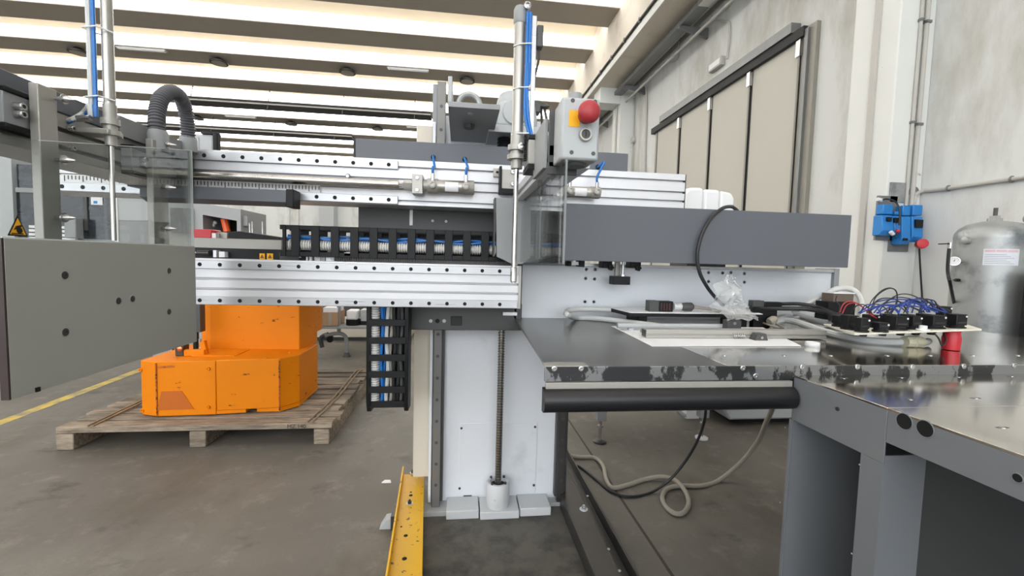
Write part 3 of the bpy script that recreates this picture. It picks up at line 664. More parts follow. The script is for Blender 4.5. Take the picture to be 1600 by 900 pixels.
# ---- horizontal energy chain
YC0, YC1 = 2.04, 2.16
cz1, cz0 = P(440, 351, Y=YC0).z, P(440, 400, Y=YC0).z
cx0, cx1 = P(437, 375, Y=YC0).x, P(880, 385, Y=YC0).x
t = thing('energy_chain', 'black cable chain lying flat on the lower beam with white hose inside', 'cable chain', ((cx0 + cx1) / 2, 2.1, cz0))
for nm, a, b in (('upper_strip', cz1 - .02, cz1), ('lower_strip', cz0, cz0 + .022)):
    for y in (YC0, YC1 - .012): MB().box(cx0, cx1, y, y + .012, a, b).build(nm, M['black'], t, .002)
h0 = None; n = 0; x = cx0 + .012
pitch = P(520, 380, Y=YC0).x - P(489.3, 380, Y=YC0).x
while x < cx1:
    wdt = .014 if n == 0 else .036
    if n == 1:
        h0 = MB().box(x, x + wdt, YC0 - .004, YC0 + .01, cz0, cz1).build('chain_link', M['black'], t, .002); xh = x; h1 = dup(h0, (0, YC1 - YC0 - .006, 0))
    elif n == 0: MB().box(x, x + wdt, YC0 - .004, YC0 + .01, cz0, cz1).build('chain_link', M['black'], t, .002)
    else: dup(h0, (x - xh, 0, 0)); dup(h1, (x - xh, 0, 0))
    x += (P(455, 380, Y=YC0).x - cx0 - .012) if n == 0 else pitch; n += 1
def corrugated(p0, p1, r, pitch, d=.12, n=14):
    p0, p1 = Vector(p0), Vector(p1); L_ = (p1 - p0).length; k = int(L_ / pitch); prof = []
    for i in range(k): prof += [(r, i * pitch), (r, i * pitch + pitch * .55), (r * (1 - d), i * pitch + pitch * .65), (r * (1 - d), i * pitch + pitch * .9)]
    return MB().rev(p0, p1 - p0, prof, n)
zh = P(600, 384, Y=YC0 + .03).z; zh = P(440, 381, Y=YC0 + .03).z
corrugated((cx0 + .03, YC0 + .035, zh - .002), (cx1, YC0 + .035, zh - .002), .0235, .0105, .3).build('corrugated_hose', M['hose_white'], t)
for i in range(4):
    zz = zh + .028 + .006 * (i % 2); yy = YC0 + .02 + .014 * i
    MB().tube([(cx0 + .02 + (cx1 - cx0 - .02) * j / 40, yy + .006 * math.sin(j * .9 + i), zz + .006 * math.sin(j * .7 + 2 * i)) for j in range(41)], .005, 7).build('air_tube', M['blue_tube'] if i != 3 else M['black_cable'], t)
for i in range(3):
    yy = YC0 + .07 + .02 * i
    MB().tube([(cx0 + .02, yy, zh), (cx1, yy, zh + .002)], .011, 8).build('cable', M['black_cable'] if i else M['grey_cable'], t)

# ---- hanging energy chain
Y0, Y1 = 2.05, 2.17
l = F(572, 481, 638, 645, Y0, Y1); vx0, vx1 = l[0], l[1]; vz0, vz1 = l[4], LZ0
t = thing('energy_chain', 'black cable chain hanging down left of the white column', 'cable chain', ((vx0 + vx1) / 2, 2.1, vz0))
for x in (vx0, vx1 - .02):
    MB().prism([(Y0, vz0 + .05), (Y0 + .02, vz0), (Y1, vz0 - .01), (Y1, vz1), (Y0, vz1)], 'x', x, x + .02).build('side_strip', M['black'], t, .003)
zs = [P(600, y, Y=Y0).z for y in (504, 532, 559, 585, 609, 633)]; h0 = None
for z in zs:
    if h0 is None: h0 = MB().box(vx0 + .01, vx1 - .012, Y0 - .003, Y0 + .006, z - .016, z + .015).build('crossbar', M['black'], t, .002); zz = z
    else: dup(h0, (0, .012 if z == zs[-1] else 0, z - zz))
MB().box(vx0 + .01, vx1 - .01, Y1 - .006, Y1, vz0, vz1).build('back_strip', M['black'], t)
xh = P(585, 560, Y=Y0 + .04).x
corrugated((xh, Y0 + .04, vz0 + .04), (xh, Y0 + .04, vz1), .0255, .0115, .3).build('corrugated_hose', M['hose_white'], t)
for i, (px, r, mm) in enumerate([(596.5, .0075, 'blue_tube'), (600.5, .006, 'blue_tube'), (605, .009, 'grey_cable'), (610, .008, 'beige_cable'), (616, .008, 'black_cable'), (622, .01, 'black_cable'), (627, .008, 'grey_dark')]):
    x = P(px, 560, Y=Y0 + .035).x
    MB().tube([(x + .004 * math.sin(j + i * 2), Y0 + .035 + .01 * (i % 2), vz0 + .02 + (vz1 - vz0 - .02) * j / 10) for j in range(11)], r, 8).build('cable', M[mm], t)

# ---- column
CY = 2.40
t = thing('machine_column', 'white steel machine column with dark vertical guide rails', 'column', (P(770, 800, Y=CY).x, CY, 0))
cxa, cxb = P(671, 660, Y=CY).x, P(866, 720, Y=CY).x; ctop = P(690, 130, Y=2.36).z
MB().box(cxa, cxb + .07, CY, 2.72, .02, ctop - .15).build('body', M['white'], t, .004)
MB().box(P(646, 640, Y=CY + .03).x, cxa - .001, CY + .03, 2.70, .16, ctop - .2).build('side_cover', M['cream'], t, .004)
MB().box(cxa, cxa + .016, CY - .045, CY, .05, ctop - .2).build('edge_bar', M['white'], t, .003)
for x, zt_, zb_ in ((P(682.5, 660, Y=2.345).x, ctop, .035), (P(877, 720, Y=2.345).x, 1.35, .035)):
    r = MB().box(x - .022, x + .022, 2.335, 2.36, zb_, zt_).build('vertical_rail', M['steel_dark'] if zt_ < 1.5 else M['rail_dark'], t, .003)
    MB().box(x - .03, x + .036, 2.36, CY, zb_ + .02, min(zt_ - .03, 1.9)).build('rail_base', M['grey_dark'], t)
    z = .16; h0 = None
    while z < zt_ - .04:
        if h0 is None: h0 = MB().rev((x, 2.336, z), (0, -1, 0), [(.009, 0), (.009, .0015), (.004, .0015)], 10).build('rail_screw', M['grey_dark'], r); zz = z
        else: dup(h0, (0, 0, z - zz))
        z += .119
q = F(718, 661, 838, 772, CY - .004, CY)
pa = MB().box(*q).build('access_panel', M['white'], t, .001)
for px, py in ((721, 669), (836, 667), (718, 763), (834, 758)):
    s = P(px, py, Y=CY - .004); MB().rev((s.x, CY - .004, s.z), (0, -1, 0), [(.007, 0), (.007, .003), (.003, .004)], 10).build('screw', M['steel_dark'], pa)
for a in ((697, 788, 748, 816), (812, 786, 860, 812)):
    q = F(*a, 2.27, CY); MB().box(q[0], q[1], 2.255, CY, 0.008, .055).build('foot_block', M['white_cast'], t, .004)
q = F(750, 790, 811, 820, 2.25, CY); MB().box(q[0], q[1], 2.24, CY, .008, .05).build('screw_foot', M['white_cast'], t, .004)
MB().box(*F(724, 771, 737, 785, CY - .002, CY)).build('cable_slot', M['grey_dark'], t)
q = F(644, 790, 700, 812, 2.3, 2.6); MB().box(q[0], q[1], 2.29, 2.6, .008, .035).build('foot_flange', M['grey_light'], t, .002)
q = F(858, 795, 912, 808, 2.33, 2.6); MB().box(q[0], q[1], 2.34, 2.62, .008, .03).build('foot_flange', M['grey_light'], t, .002)
# ---- ball screw with its lower bearing
SX, SY = P(781, 640, Y=2.31).x, 2.31
t = thing('ball_screw', 'dark threaded ball screw standing in a white bearing cup', 'lead screw', (SX, SY, .05))
prof = []; z = 0
while z < 1.95: prof += [(.0185, z), (.0185, z + .0065), (.0145, z + .0085), (.0145, z + .0125)]; z += .0145
MB().rev((SX, SY, .12), (0, 0, 1), prof, 14).build('threaded_shaft', M['thread'], t)
MB().rev((SX, SY, .05), (0, 0, 1), [(.06, 0), (.064, .02), (.064, .125), (.058, .135), (.045, .135), (.04, .11)], 28).build('bearing_cup', M['white_cast'], t)
for i in range(4):
    a = .8 + i * math.pi / 2; bolt((SX + .051 * math.cos(a), SY + .051 * math.sin(a), .183), (0, 0, 1), .007, .012, M['steel_dark'], t)
MB().rev((SX, SY, .155), (0, 0, 1), [(.044, 0), (.044, .012), (.022, .016)], 18).build('seal_ring', M['black'], t)
# ---- lift carriage bar
q = F(640, 487, 815, 516, 2.2, 2.33)
t = thing('lift_carriage', 'dark grey carriage bar under the lower beam in front of the column', 'carriage', ((q[0] + q[1]) / 2, 2.26, q[4]))
MB().box(q[0], q[1], 2.2, 2.33, q[4], LZ0).build('bar', M['grey_dark'], t, .003)
MB().box(*F(704, 494, 722, 509, 2.197, 2.205)).build('pocket', M['groove'], t, .006)
for px, r, mm in ((673, .009, 'alu_dark'), (683.5, .011, 'hole'), (694, .009, 'alu_dark')):
    s = P(px, 501.5, Y=2.2); MB().rev((s.x, 2.2, s.z), (0, -1, 0), [(r, 0), (r, .0015), (r * .45, .0015)], 12).build('screw', M[mm], t)
MB().box(*F(786, 488, 808, 493, 2.17, 2.2)).build('tab', M['alu'], t)
for py in (496, 503, 508): s = P(641, py, Y=2.2); MB().box(s.x - .008, s.x, 2.2, 2.22, s.z - .006, s.z + .006).build('adjuster', M['steel'], t)
MB().box(q[0] + .02, q[1] - .05, 2.235, 2.33, LZ0, LZ1 + .3).build('upright', M['grey_dark'], t)

# ---- column top plate, lifting eye, gear motor
pz = P(735, 219, Y=2.36).z; yn = P(738, 169, Z=pz).y
t = thing('top_bracket', 'grey bracket with lifting eye on top of the column', 'bracket', (P(735, 220, Y=2.36).x, 2.36, pz))
x0, x1 = P(703, 200, Y=2.2).x, P(772, 200, Y=2.2).x
MB().box(x0, x1, yn, 2.6, pz, pz + .022).build('top_plate', M['grey_mid'], t, .002)
MB().box(x0 - .002, x0 + .016, yn + .02, 2.36, pz + .022, P(708, 119, Y=yn + .02).z).build('side_gusset', M['grey_light'], t, .003)
e = P(733, 164, Z=pz + .022); le = MB()
c = Vector((e.x, e.y + .03, pz + .022))
le.tube([c + Vector((math.cos(a) * .046, 0, math.sin(a) * .046 + .008)) for a in [math.pi * j / 14 for j in range(15)]], .013, 10); le.build('lifting_eye', M['galv'], t)
for px, py, rr in ((735, 177, .012), (733, 195, .024)):
    s = P(px, py, Z=pz); MB().rev((s.x, s.y, pz), (0, 0, -1), [(rr, 0), (rr, .004 if rr < .02 else .018)], 6).build('nut' if rr > .02 else 'slot', M['grey_light'] if rr < .02 else M['grey_dark'], t)
MB().box(P(676, 175, Y=2.37).x, P(684, 175, Y=2.37).x, 2.37, 2.6, 1.9, P(680, 131, Y=2.37).z).build('column_flange', M['grey_mid'], t)
MB().box(P(702, 175, Y=2.36).x, P(760, 175, Y=2.36).x, 2.42, 2.5, 1.86, pz).build('rear_plate', M['grey_dark'], t)
mz = P(805, 203, Y=2.2).z; mx = P(803, 170, Y=2.25).x
t = thing('gear_motor', 'light grey gear motor standing on a flange above the ball screw', 'motor', (mx, 2.28, mz))
q = F(763, 196, 852, 208, 2.15, 2.45); MB().box(q[0], q[1], 2.15, 2.45, q[4], q[5]).build('flange_plate', M['grey_light'], t, .003)
fz = q[5]
zt2, zt1 = P(803, 135, Y=2.2).z, P(803, 157, Y=2.2).z
MB().prism([(mx - .1, fz), (mx + .11, fz), (mx + .115, fz + .04), (mx + .1, zt1), (mx - .07, zt1), (mx - .105, fz + .06)], 'y', 2.19, 2.38).build('gearbox', M['grey_light'], t, .02)
MB().rev((mx + .0, 2.28, zt1 - .01), (0, 0, 1), [(.09, 0), (.085, .03), (.075, .05), (.075, zt2 - zt1 - .01), (.06, zt2 - zt1), (.03, zt2 - zt1 + .01)], 20).build('motor_housing', M['grey_light'], t)
MB().rev((mx - .0, 2.19, fz + .075), (0, -1, 0), [(.065, 0), (.06, .012), (.02, .014)], 20).build('cover_cap', M['grey_light'], t)
MB().box(mx + .085, mx + .13, 2.2, 2.26, zt1 - .05, zt1 + .01).build('connector', M['grey_dark'], t, .006)
for i in range(2):
    a = Vector((mx + .12, 2.22 + .02 * i, zt1 - .01)); MB().tube(spline([a, a + Vector((.05, 0, .0)), P(846 + 4 * i, 165, Y=2.24), P(848 + 10 * i, 205, Y=2.24)], 6), .007, 7).build('cable', M['grey_dark'], t)
MB().cyl((mx + .07, 2.2, fz), (mx + .07, 2.2, fz + .04), .02, n=12).build('plug', M['black'], t)
bolt((mx - .115, 2.17, fz), (0, 0, 1), .012, .012, M['black'], t)
for i in range(3): MB().torus((mx - .045, 2.24, q[4] - .012 - .016 * i), (0, 0, 1), .03, .008, 16, 6).build('spring_coil', M['black'], t)

# ---- grey bracket plate and long cover on the right
t = thing('bracket_plate', 'light grey plate with chamfered lower corners in front of the cable chain', 'plate', P(800, 412, Y=1.93))
pp = [P(a, b, Y=1.93) for a, b in ((775, 309), (829, 312), (829, 402), (816, 413), (800, 412.5), (776, 401))]
MB().prism([(p.x, p.z) for p in pp], 'y', 1.93, 1.945).build('plate', M['grey_mid'], t, .002)
MB().box(pp[0].x - .006, pp[0].x, 1.93, 2.0, pp[5].z, pp[0].z).build('folded_edge', M['grey_dark'], t)
t = thing('beam_cover', 'long smooth blue-grey cover in front of the white rear beam', 'cover', P(1100, 414, Y=1.95))
kx0, kx1 = P(878, 360, Y=1.95).x, P(1328, 378, Y=1.95).x; kz0, kz1 = P(1100, 412.5, Y=1.95).z, P(1100, 326.5, Y=1.95).z
MB().box(kx0, kx1, 1.95, 1.957, kz0, kz1).build('front_sheet', M['grey'], t, .002)
MB().box(kx0, kx1, 1.957, 2.2, kz1 - .006, kz1).build('top_sheet', M['grey'], t)
MB().box(kx1 - .006, kx1, 1.957, 2.2, kz0, kz1 - .006).build('end_sheet', M['grey'], t)
# white encoder / motor housing behind the cover
c = P(1110, 325, Y=2.35); x0, x1, xm, xs = P(1068, 310, Y=2.3).x, P(1150, 310, Y=2.3).x, P(1100, 310, Y=2.3).x, P(1127, 310, Y=2.3).x
zt = P(1110, 294, Y=2.3).z
t = thing('drive_housing', 'white rounded plastic motor housing behind the long grey cover', 'housing', ((x0 + x1) / 2, 2.4, kz1))
MB().prism([(x0, kz1 - .1), (x0, zt - .03), (x0 + .03, zt), (xm, zt + .003), (xm, kz1 - .1)], 'y', 2.3, 2.75).build('front_shell', M['white_plastic'], t, .018)
MB().box(xm + .002, xs, 2.305, 2.72, kz1 - .1, zt - .004).build('middle_shell', M['white_plastic'], t, .018)
MB().prism([(xs + .002, kz1 - .1), (xs + .002, zt - .008), (x1 - .02, zt - .018), (x1, zt - .05), (x1, kz1 - .1)], 'y', 2.31, 2.7).build('rear_shell', M['white_plastic'], t, .012)
MB().box(x0 + .04, x1 - .04, 2.3, 2.5, 1.08, kz1 - .1).build('mount_foot', M['grey_dark'], t)
# ================================================================== LEFT ARM WITH GUARD
AXR = -1.13                                   # right face of the arm
t = thing('cross_arm', 'aluminium arm reaching from the upper beam towards the viewer, at the left', 'arm', (-1.2, 1.9, 1.655))
pts = [(-1.30, 1.655), (AXR, 1.655)]
for g in (1.685, 1.735): pts += [(AXR, g - .006), (AXR - .02, g - .006), (AXR - .02, g + .006), (AXR, g + .006)]
pts += [(AXR, 1.78), (-1.30, 1.78)]
MB().prism(pts, 'y', .55, 1.985).build('profile', M['alu_dark'], t, .0015)
MB().box(-1.30, AXR + .004, .55, 1.985, 1.781, 1.836).build('top_cover', M['grey'], t, .003)
MB().box(-1.27, -1.2, .55, 1.95, 1.837, 1.852).build('top_rail', M['rail'], t)
MB().box(AXR + .004, AXR + .012, 1.6, 1.97, 1.775, 1.84).build('cover_plate', M['grey_mid'], t, .001)
MB().box(-1.31, AXR + .02, 1.9, 1.985, 1.65, 1.79).build('mount_block', M['grey_dark'], t, .003)
for z in (1.68, 1.72): bolt((AXR + .02, 1.945, z), (1, 0, 0), .009, .008, M['steel'], t)
# clamps
def clamp(label, Ya, Yb, za, zb):
    t = thing('rail_clamp', label, 'clamp', (AXR + .02, (Ya + Yb) / 2, za))
    MB().box(AXR + .001, AXR + .035, Ya, Yb, za + .012, zb - .012).build('block', M['grey_mid'], t, .002)
    for z0, z1 in ((za, za + .012), (zb - .012, zb)): MB().box(AXR + .001, AXR + .04, Ya, Yb, z0, z1).build('scraper', M['black'], t, .002)
    for z in (za + .04, zb - .04): bolt((AXR + .035, Ya + (Yb - Ya) * .3, z), (1, 0, 0), .0095, .02, M['steel'], t)
a, b = P(5, 180, X=AXR + .035), P(66, 180, X=AXR + .035)
clamp('grey clamp block with two bolts on the arm, nearer one', a.y, b.y, P(60, 214, X=AXR + .035).z, P(60, 154, X=AXR + .035).z)
a, b = P(206, 250, X=AXR + .035), P(250, 250, X=AXR + .035)
clamp('grey clamp block with two bolts on the arm, farther one', a.y, b.y, P(230, 278, X=AXR + .035).z, P(230, 234, X=AXR + .035).z)
# posts holding the plate
def post(label, xa, xb, yt):
    X = -1.068
    Ya, Yb = P(xa, 300, X=X).y, P(xb, 300, X=X).y; zt = P((xa + xb) / 2, yt, X=X).z
    t = thing('guard_post', label, 'post', (X - .02, (Ya + Yb) / 2, 1.06))
    MB().box(X - .022, X, Ya, Yb, 1.06, zt).build('bar', M['alu_dark'], t, .002)
    MB().box(X - .03, X - .022, Yb - .012, Yb, 1.06, zt).build('stiffener', M['grey_dark'], t)
    return (Ya + Yb) / 2
yn_ = post('flat steel post behind the clear guard, nearer one', 66, 95, 138); yf_ = post('flat steel post behind the clear guard, farther one', 240, 263, 222)
# grey plate
PX = -1.044
t = thing('guard_plate', 'large grey plate with six screws and a brown edge', 'plate', (PX, 1.5, 1.04))
MB().box(PX - .017, PX, 1.135, 1.862, 1.041, 1.42).build('plate', M['grey_plate'], t, .001)
MB().box(PX - .0175, PX - .0005, 1.13, 1.1355, 1.041, 1.42).build('edge_band', M['brown'], t)
for px, py in ((101, 430), (102, 519), (185, 470), (207, 467), (264, 423), (264, 487)):
    q = P(px, py, X=PX); bolt((PX - .001, q.y, q.z), (1, 0, 0), .0105, .003, M['steel_dark'], t, 'screw')
    MB().torus((PX, q.y, q.z), (1, 0, 0), .0112, .0012, 18, 6).build('screw_rim', M['alu_dark'], t)
q = P(58, 611, X=PX); MB().box(PX, PX + .004, q.y - .005, q.y + .005, 1.041, 1.052).build('rubber_stop', M['black'], t)
# clear acrylic sheet above the plate
t = thing('acrylic_guard', 'clear acrylic sheet with warning triangle above the grey plate', 'guard', (PX, 1.5, 1.42))
prof = [(1.135, 1.42), (1.862, 1.42), (1.862, 1.792), (1.239, 1.666), (1.135, 1.655)]
MB().prism(prof, 'x', PX - .012, PX - .005).build('sheet', M['acrylic'], t)
MB().box(PX - .012, PX - .004, 1.860, 1.8635, 1.42, 1.792).build('sawn_edge', M['acrylic_edge'], t)
MB().box(PX - .012, PX - .003, 1.135, 1.862, 1.4195, 1.423).build('sawn_edge', M['acrylic_edge'], t)
q0, q1 = Vector((PX - .008, 1.239, 1.667)), Vector((PX - .008, 1.862, 1.793)); MB().cyl(q0, q1, .0012, n=6).build('sawn_edge', M['acrylic_edge'], t)
c, l, r = P(27.5, 336, X=PX - .004), P(12, 368, X=PX - .004), P(44, 370, X=PX - .004)
def tri(k, X0, X1, name, m, parent):
    ctr = (c + l + r) / 3; pts = [((ctr + (v - ctr) * k).y, (ctr + (v - ctr) * k).z) for v in (c, l, r)]
    return MB().prism(pts, 'x', X0, X1).build(name, m, parent)
tr = tri(1.0, PX - .0048, PX - .0042, 'warning_sign', M['hole'], t); tri(.78, PX - .0042, PX - .0036, 'yellow_field', M['yellow_label'], tr)
ctr = (c + l + r) / 3; ink = M['hole']; b = MB()
b.rev((PX - .0036, ctr.y + .003, ctr.z - .003), (1, 0, 0), [(.0075, 0), (.0075, .0005)], 10)
for i in range(4): b.rbox((PX - .0033, ctr.y + .006 - .004 * i, ctr.z + .006 - .001 * i), .0005, .0022, .012, Matrix.Rotation(-.6, 3, 'X'))
b.box(PX - .0036, PX - .0031, ctr.y - .016, ctr.y + .012, ctr.z - .012, ctr.z - .0095); b.build('hand_symbol', ink, tr)
for (px, yy) in ((100, yn_), (262, yf_)):
    for py in ((155, 250, 340) if px == 100 else (226, 293, 357)):
        q = P(px, py, X=PX - .004)
        s = MB(); s.rev((PX - .066, q.y, q.z), (1, 0, 0), [(.005, 0), (.005, .062), (.013, .062), (.013, .064), (.0085, .064), (.0085, .07), (.006, .076), (.004, .084), (.0015, .09)], 12); s.build('acorn_bolt', M['steel'], t)
# ---- vertical cylinder on the left arm
def v_cylinder(label, Y, px_body, r, y_body_bot, y_rod_bot, r_rod, ztop, pxb):
    X = P(px_body, y_body_bot, Y=Y).x; zb = P(px_body, y_body_bot, Y=Y).z; zr = P(pxb, y_rod_bot, Y=Y).z
    t = thing('vertical_cylinder', label, 'cylinder', (X, Y, zb))
    MB().cyl((X, Y, zb), (X, Y, ztop), r, n=22).build('barrel', M['barrel'], t)
    MB().rev((X, Y, zb), (0, 0, 1), [(r * .8, -.09), (r * 1.0, -.09), (r * 1.0, -.06), (r * 1.7, -.06), (r * 1.7, -.045), (r * 1.15, -.045), (r * 1.15, -.03), (r * 1.6, -.03), (r * 1.6, -.012), (r * 1.15, -.012), (r * 1.15, .03), (r * 1.02, .03)], 20).build('lower_cap', M['alu_dark'], t)
    MB().cyl((X, Y, zr), (X, Y, zb - .08), r_rod, n=14).build('piston_rod', M['chrome'], t)
    return t, X, zb, zr
t, cX, zb, zr = v_cylinder('slim silver vertical pneumatic cylinder on the left arm with blue tubes', 1.46, 172, .0145, 180, 376, .0065, 2.6, 178)
MB().box(AXR, cX + .015, 1.43, 1.49, zb - .062, zb - .046).build('mount_tab', M['alu_dark'], t, .003)
for i, (dx, mm, rr) in enumerate(((-.034, 'grey_cable', .0075), (-.0225, 'blue_tube', .0055))):
    pts = [(cX + dx, 1.44, 2.6), (cX + dx, 1.44, zb + .05), (cX + dx - .006, 1.44, zb + .02)] + [tuple(P(130, 177 + 3 * i, X=AXR + .015)), tuple(P(112, 187 + 2 * i, X=AXR + .012)), tuple(P(96, 192 + 2 * i, X=AXR - .03))]
    MB().tube(spline(pts, 7), rr, 8).build('air_tube', M[mm], t)
for z in (zb + .04, zb + .235, zb + .435): MB().tube([(cX - .045, 1.43, z), (cX - .005, 1.425, z + .004), (cX + .021, 1.45, z), (cX, 1.48, z), (cX - .04, 1.46, z)], .0022, 6, closed=True).build('cable_tie', M['white_plastic'], t)
s = Vector((cX - .03, 1.43, zb - .02)); MB().cyl(s, s + Vector((-.04, 0, -.004)), .009, n=10).build('port_fitting', M['steel'], t)
for dz in (-.005, -.06): bolt((AXR + .004, 1.42, zb - .05 + dz), (1, 0, 0), .008, .014, M['steel'], t)
# ---- looped corrugated hose
HY = 1.72
t = thing('looped_hose', 'dark grey corrugated hose looping above the left arm', 'hose', P(247, 212, Y=HY))
pts = spline([P(a, b, Y=HY + d) for a, b, d in ((247, 213, 0), (245, 190, 0), (247, 168, .02), (254, 151, .05), (268, 143.5, .1), (281, 151, .15), (289, 170, .2), (293, 195, .22), (294, 222, .23))], 7)
# resample evenly and ripple the radius
d = [0]
for i in range(1, len(pts)): d.append(d[-1] + (pts[i] - pts[i - 1]).length)
N_ = 44 * 4; ev = []; rs = []; j = 0
for i in range(N_ + 1):
    s = d[-1] * i / N_
    while j < len(d) - 2 and d[j + 1] < s: j += 1
    f = (s - d[j]) / (d[j + 1] - d[j]); ev.append(pts[j].lerp(pts[j + 1], f)); rs.append((.0265, .0265, .0225, .0225)[i % 4])
MB().tube(ev, .026, 12, rs=rs).build('corrugated_hose', M['hose'], t)
for e, dn in ((pts[0], -.075), (pts[-1], -.06)): MB().rev(e + Vector((0, 0, .02)), (0, 0, 1), [(.031, dn), (.031, -.012), (.027, 0)], 18).build('end_socket', M['grey_mid'], t)

# ================================================================== RIGHT ARM WITH STOP BUTTON
AY0 = 1.22
ax0, ax1 = P(858, 240, Y=AY0).x, P(922, 255, Y=AY0).x
az0, az1 = P(890, 262, Y=AY0).z, P(890, 228, Y=AY0).z
t = thing('short_arm', 'grey aluminium arm under the stop button box reaching to the upper beam', 'arm', ((ax0 + ax1) / 2, 1.9, az0))
hx = (ax0 + ax1) / 2
pts = [(ax0, az0), (ax0 + .03, az0), (ax0 + .03, az0 + .012), (ax0 + .045, az0 + .012), (ax0 + .045, az0), (ax1, az0), (ax1, az1), (ax0, az1)]
pts += [(ax0, az1 - .03), (ax0 + .012, az1 - .03), (ax0 + .012, az1 - .045), (ax0, az1 - .045)]
MB().prism(pts, 'y', AY0, 1.99).build('profile', M['alu'], t, .0015)
MB().box(ax0 - .012, ax0 - .001, AY0 + .02, 1.42, az0, P(866, 186, Y=1.24).z).build('side_plate', M['grey_mid'], t, .002)
q = F(847, 214, 862, 258, 1.4, 1.5); MB().box(q[0], q[1], 1.38, 1.5, q[4], q[5]).build('mount_plate', M['grey_mid'], t, .002)
# slide block with bolts
q = F(826, 213, 847, 262, 1.4, 1.5)
t = thing('slide_block', 'machined block with black ends and two bolts left of the stop button box', 'block', ((q[0] + q[1]) / 2, 1.45, q[4]))
MB().box(q[0], q[1], 1.4, 1.5, q[4] + .012, q[5] - .01).build('body', M['alu_dark'], t, .002)
MB().box(q[0] - .002, q[1] + .002, 1.395, 1.505, q[5] - .009, q[5] + .004).build('end_seal', M['black'], t, .001); MB().box(q[0] - .002, q[1] + .03, 1.395, 1.505, q[4] - .006, q[4] + .011).build('end_seal', M['black'], t, .001)
for py in (220, 248):
    s = P(844, py, Y=1.4); b = MB(); b.rev((s.x, 1.4, s.z), (0, -1, 0), [(.011, 0), (.011, .006), (.0085, .006), (.0085, .02), (.005, .02), (.005, .012)], 12); b.build('bolt', M['steel'], t)
b = MB(); s0 = P(822, 240, Y=1.43); z = s0.z - .02
while z < s0.z + .06: b.box(s0.x - .006, s0.x, 1.43, 1.45, z, z + .003); z += .006
b.box(s0.x, s0.x + .006, 1.43, 1.45, s0.z - .02, s0.z + .062); b.build('tooth_strip', M['black'], t, flat=True)
# second vertical cylinder
t, cX, zb, zr = v_cylinder('tall silver vertical cylinder with blue tubes in the middle of the picture', 1.5, 808, .0195, 222, 442, .0085, P(812, 14, Y=1.5).z, 806)
ztp = P(812, 14, Y=1.5).z
MB().rev((cX, 1.5, ztp - .05), (0, 0, 1), [(.0205, 0), (.0225, .004), (.0225, .045), (.018, .055)], 20).build('top_cap', M['grey_mid'], t)
MB().rev((cX + .02, 1.48, ztp), (0, -1, 0), [(.012, -.01), (.012, .008), (.007, .01), (.006, .004)], 14).build('top_fitting', M['steel'], t)
rx = cX + .045; MB().box(rx - .008, rx + .008, 1.475, 1.5, zb - .03, ztp - .03).build('guide_strip', M['rail'], t, .002)
MB().box(rx + .009, rx + .03, 1.47, 1.5, ztp - .13, ztp - .06).build('sensor', M['grey_dark'], t, .003); MB().tube(spline([(rx + .018, 1.49, ztp - .13), (rx + .018, 1.49, ztp - .17), (rx + .008, 1.495, ztp - .22)], 5), .004, 6).build('sensor_lead', M['black_cable'], t)
for i, dx in enumerate((.022, .031)):
    MB().tube(spline([(cX + dx, 1.478, ztp - .02), (cX + dx, 1.476, ztp - .25), (cX + dx - .006 * i, 1.474, zb + .25), (cX + dx - .002, 1.474, zb + .1), (cX + dx + .014, 1.474, zb + .02), (cX + .04, 1.47, zb - .005)], 7), .0055, 8).build('air_tube', M['blue_tube'], t)
for z in (zb + .02, zb + .17, zb + .31): MB().tube([(cX - .021, 1.49, z), (cX, 1.476, z + .003), (cX + .034, 1.465, z + .002), (cX + .036, 1.49, z), (cX, 1.522, z)], .0022, 6, closed=True).build('cable_tie', M['white_plastic'], t)
s = P(814, 230, Y=1.47); MB().rev((s.x, 1.47, s.z), (0, -1, 0), [(.013, 0), (.013, .014), (.006, .016), (.005, .008)], 6).build('port_fitting', M['steel'], t)
MB().rev((cX, 1.5, zr), (0, 0, 1), [(.006, 0), (.012, .005), (.012, .05), (.0085, .055)], 14).build('rod_tip', M['steel'], t)
# left carriage of the short arm on the upper beam
q = F(784, 260, 806, 302, 1.93, 1.985); t = thing('slide_carriage', 'black and steel carriage block on the upper beam behind the vertical rod', 'carriage', ((q[0] + q[1]) / 2, 1.95, q[4]))
MB().box(q[0], q[1], 1.935, 1.985, q[4] + .02, q[5] - .012).build('body', M['alu_dark'], t, .002); MB().box(q[0] - .01, q[0], 1.93, 1.986, q[4], q[5]).build('wiper', M['black'], t); MB().box(q[0], q[1], 1.93, 1.986, q[4], q[4] + .018).build('wiper', M['black'], t)
for py in (269, 288): s = P(801, py, Y=1.935); bolt((s.x, 1.935, s.z), (0, -1, 0), .009, .012, M['steel'], t)
# clear guard under the short arm
GX = .262
t = thing('acrylic_guard', 'clear acrylic sheet hanging below the stop button box', 'guard', (GX, 1.5, 1.395))
gy0, gy1 = P(880, 340, X=GX).y, 1.92; gz = P(880, 252, X=GX).z; gzb = P(878, 413, X=GX).z
MB().prism([(gy0, gzb), (gy1, gzb), (gy1, 1.63), (gy0, gz)], 'x', GX, GX + .008).build('sheet', M['acrylic'], t)
MB().box(GX + .0015, GX + .0065, gy0 - .002, gy0, gzb, gz).build('sawn_edge', mat('dull sawn edge', (112, 118, 118), .3), t)
gm_ = P(845, 340, X=GX).y; MB().box(GX - .012, GX - .001, gm_ - .012, gm_ + .012, gzb, 1.68).build('clear_stiffener', M['acrylic'], t)
MB().box(GX - .012, GX + .0, gm_ - .02, gm_ + .02, 1.66, 1.7).build('clip', M['alu_dark'], t, .002)
MB().cyl((GX - .02, gm_, 1.68), (GX + .03, gm_, 1.68), .008, n=10).build('acorn_bolt', M['steel'], t)
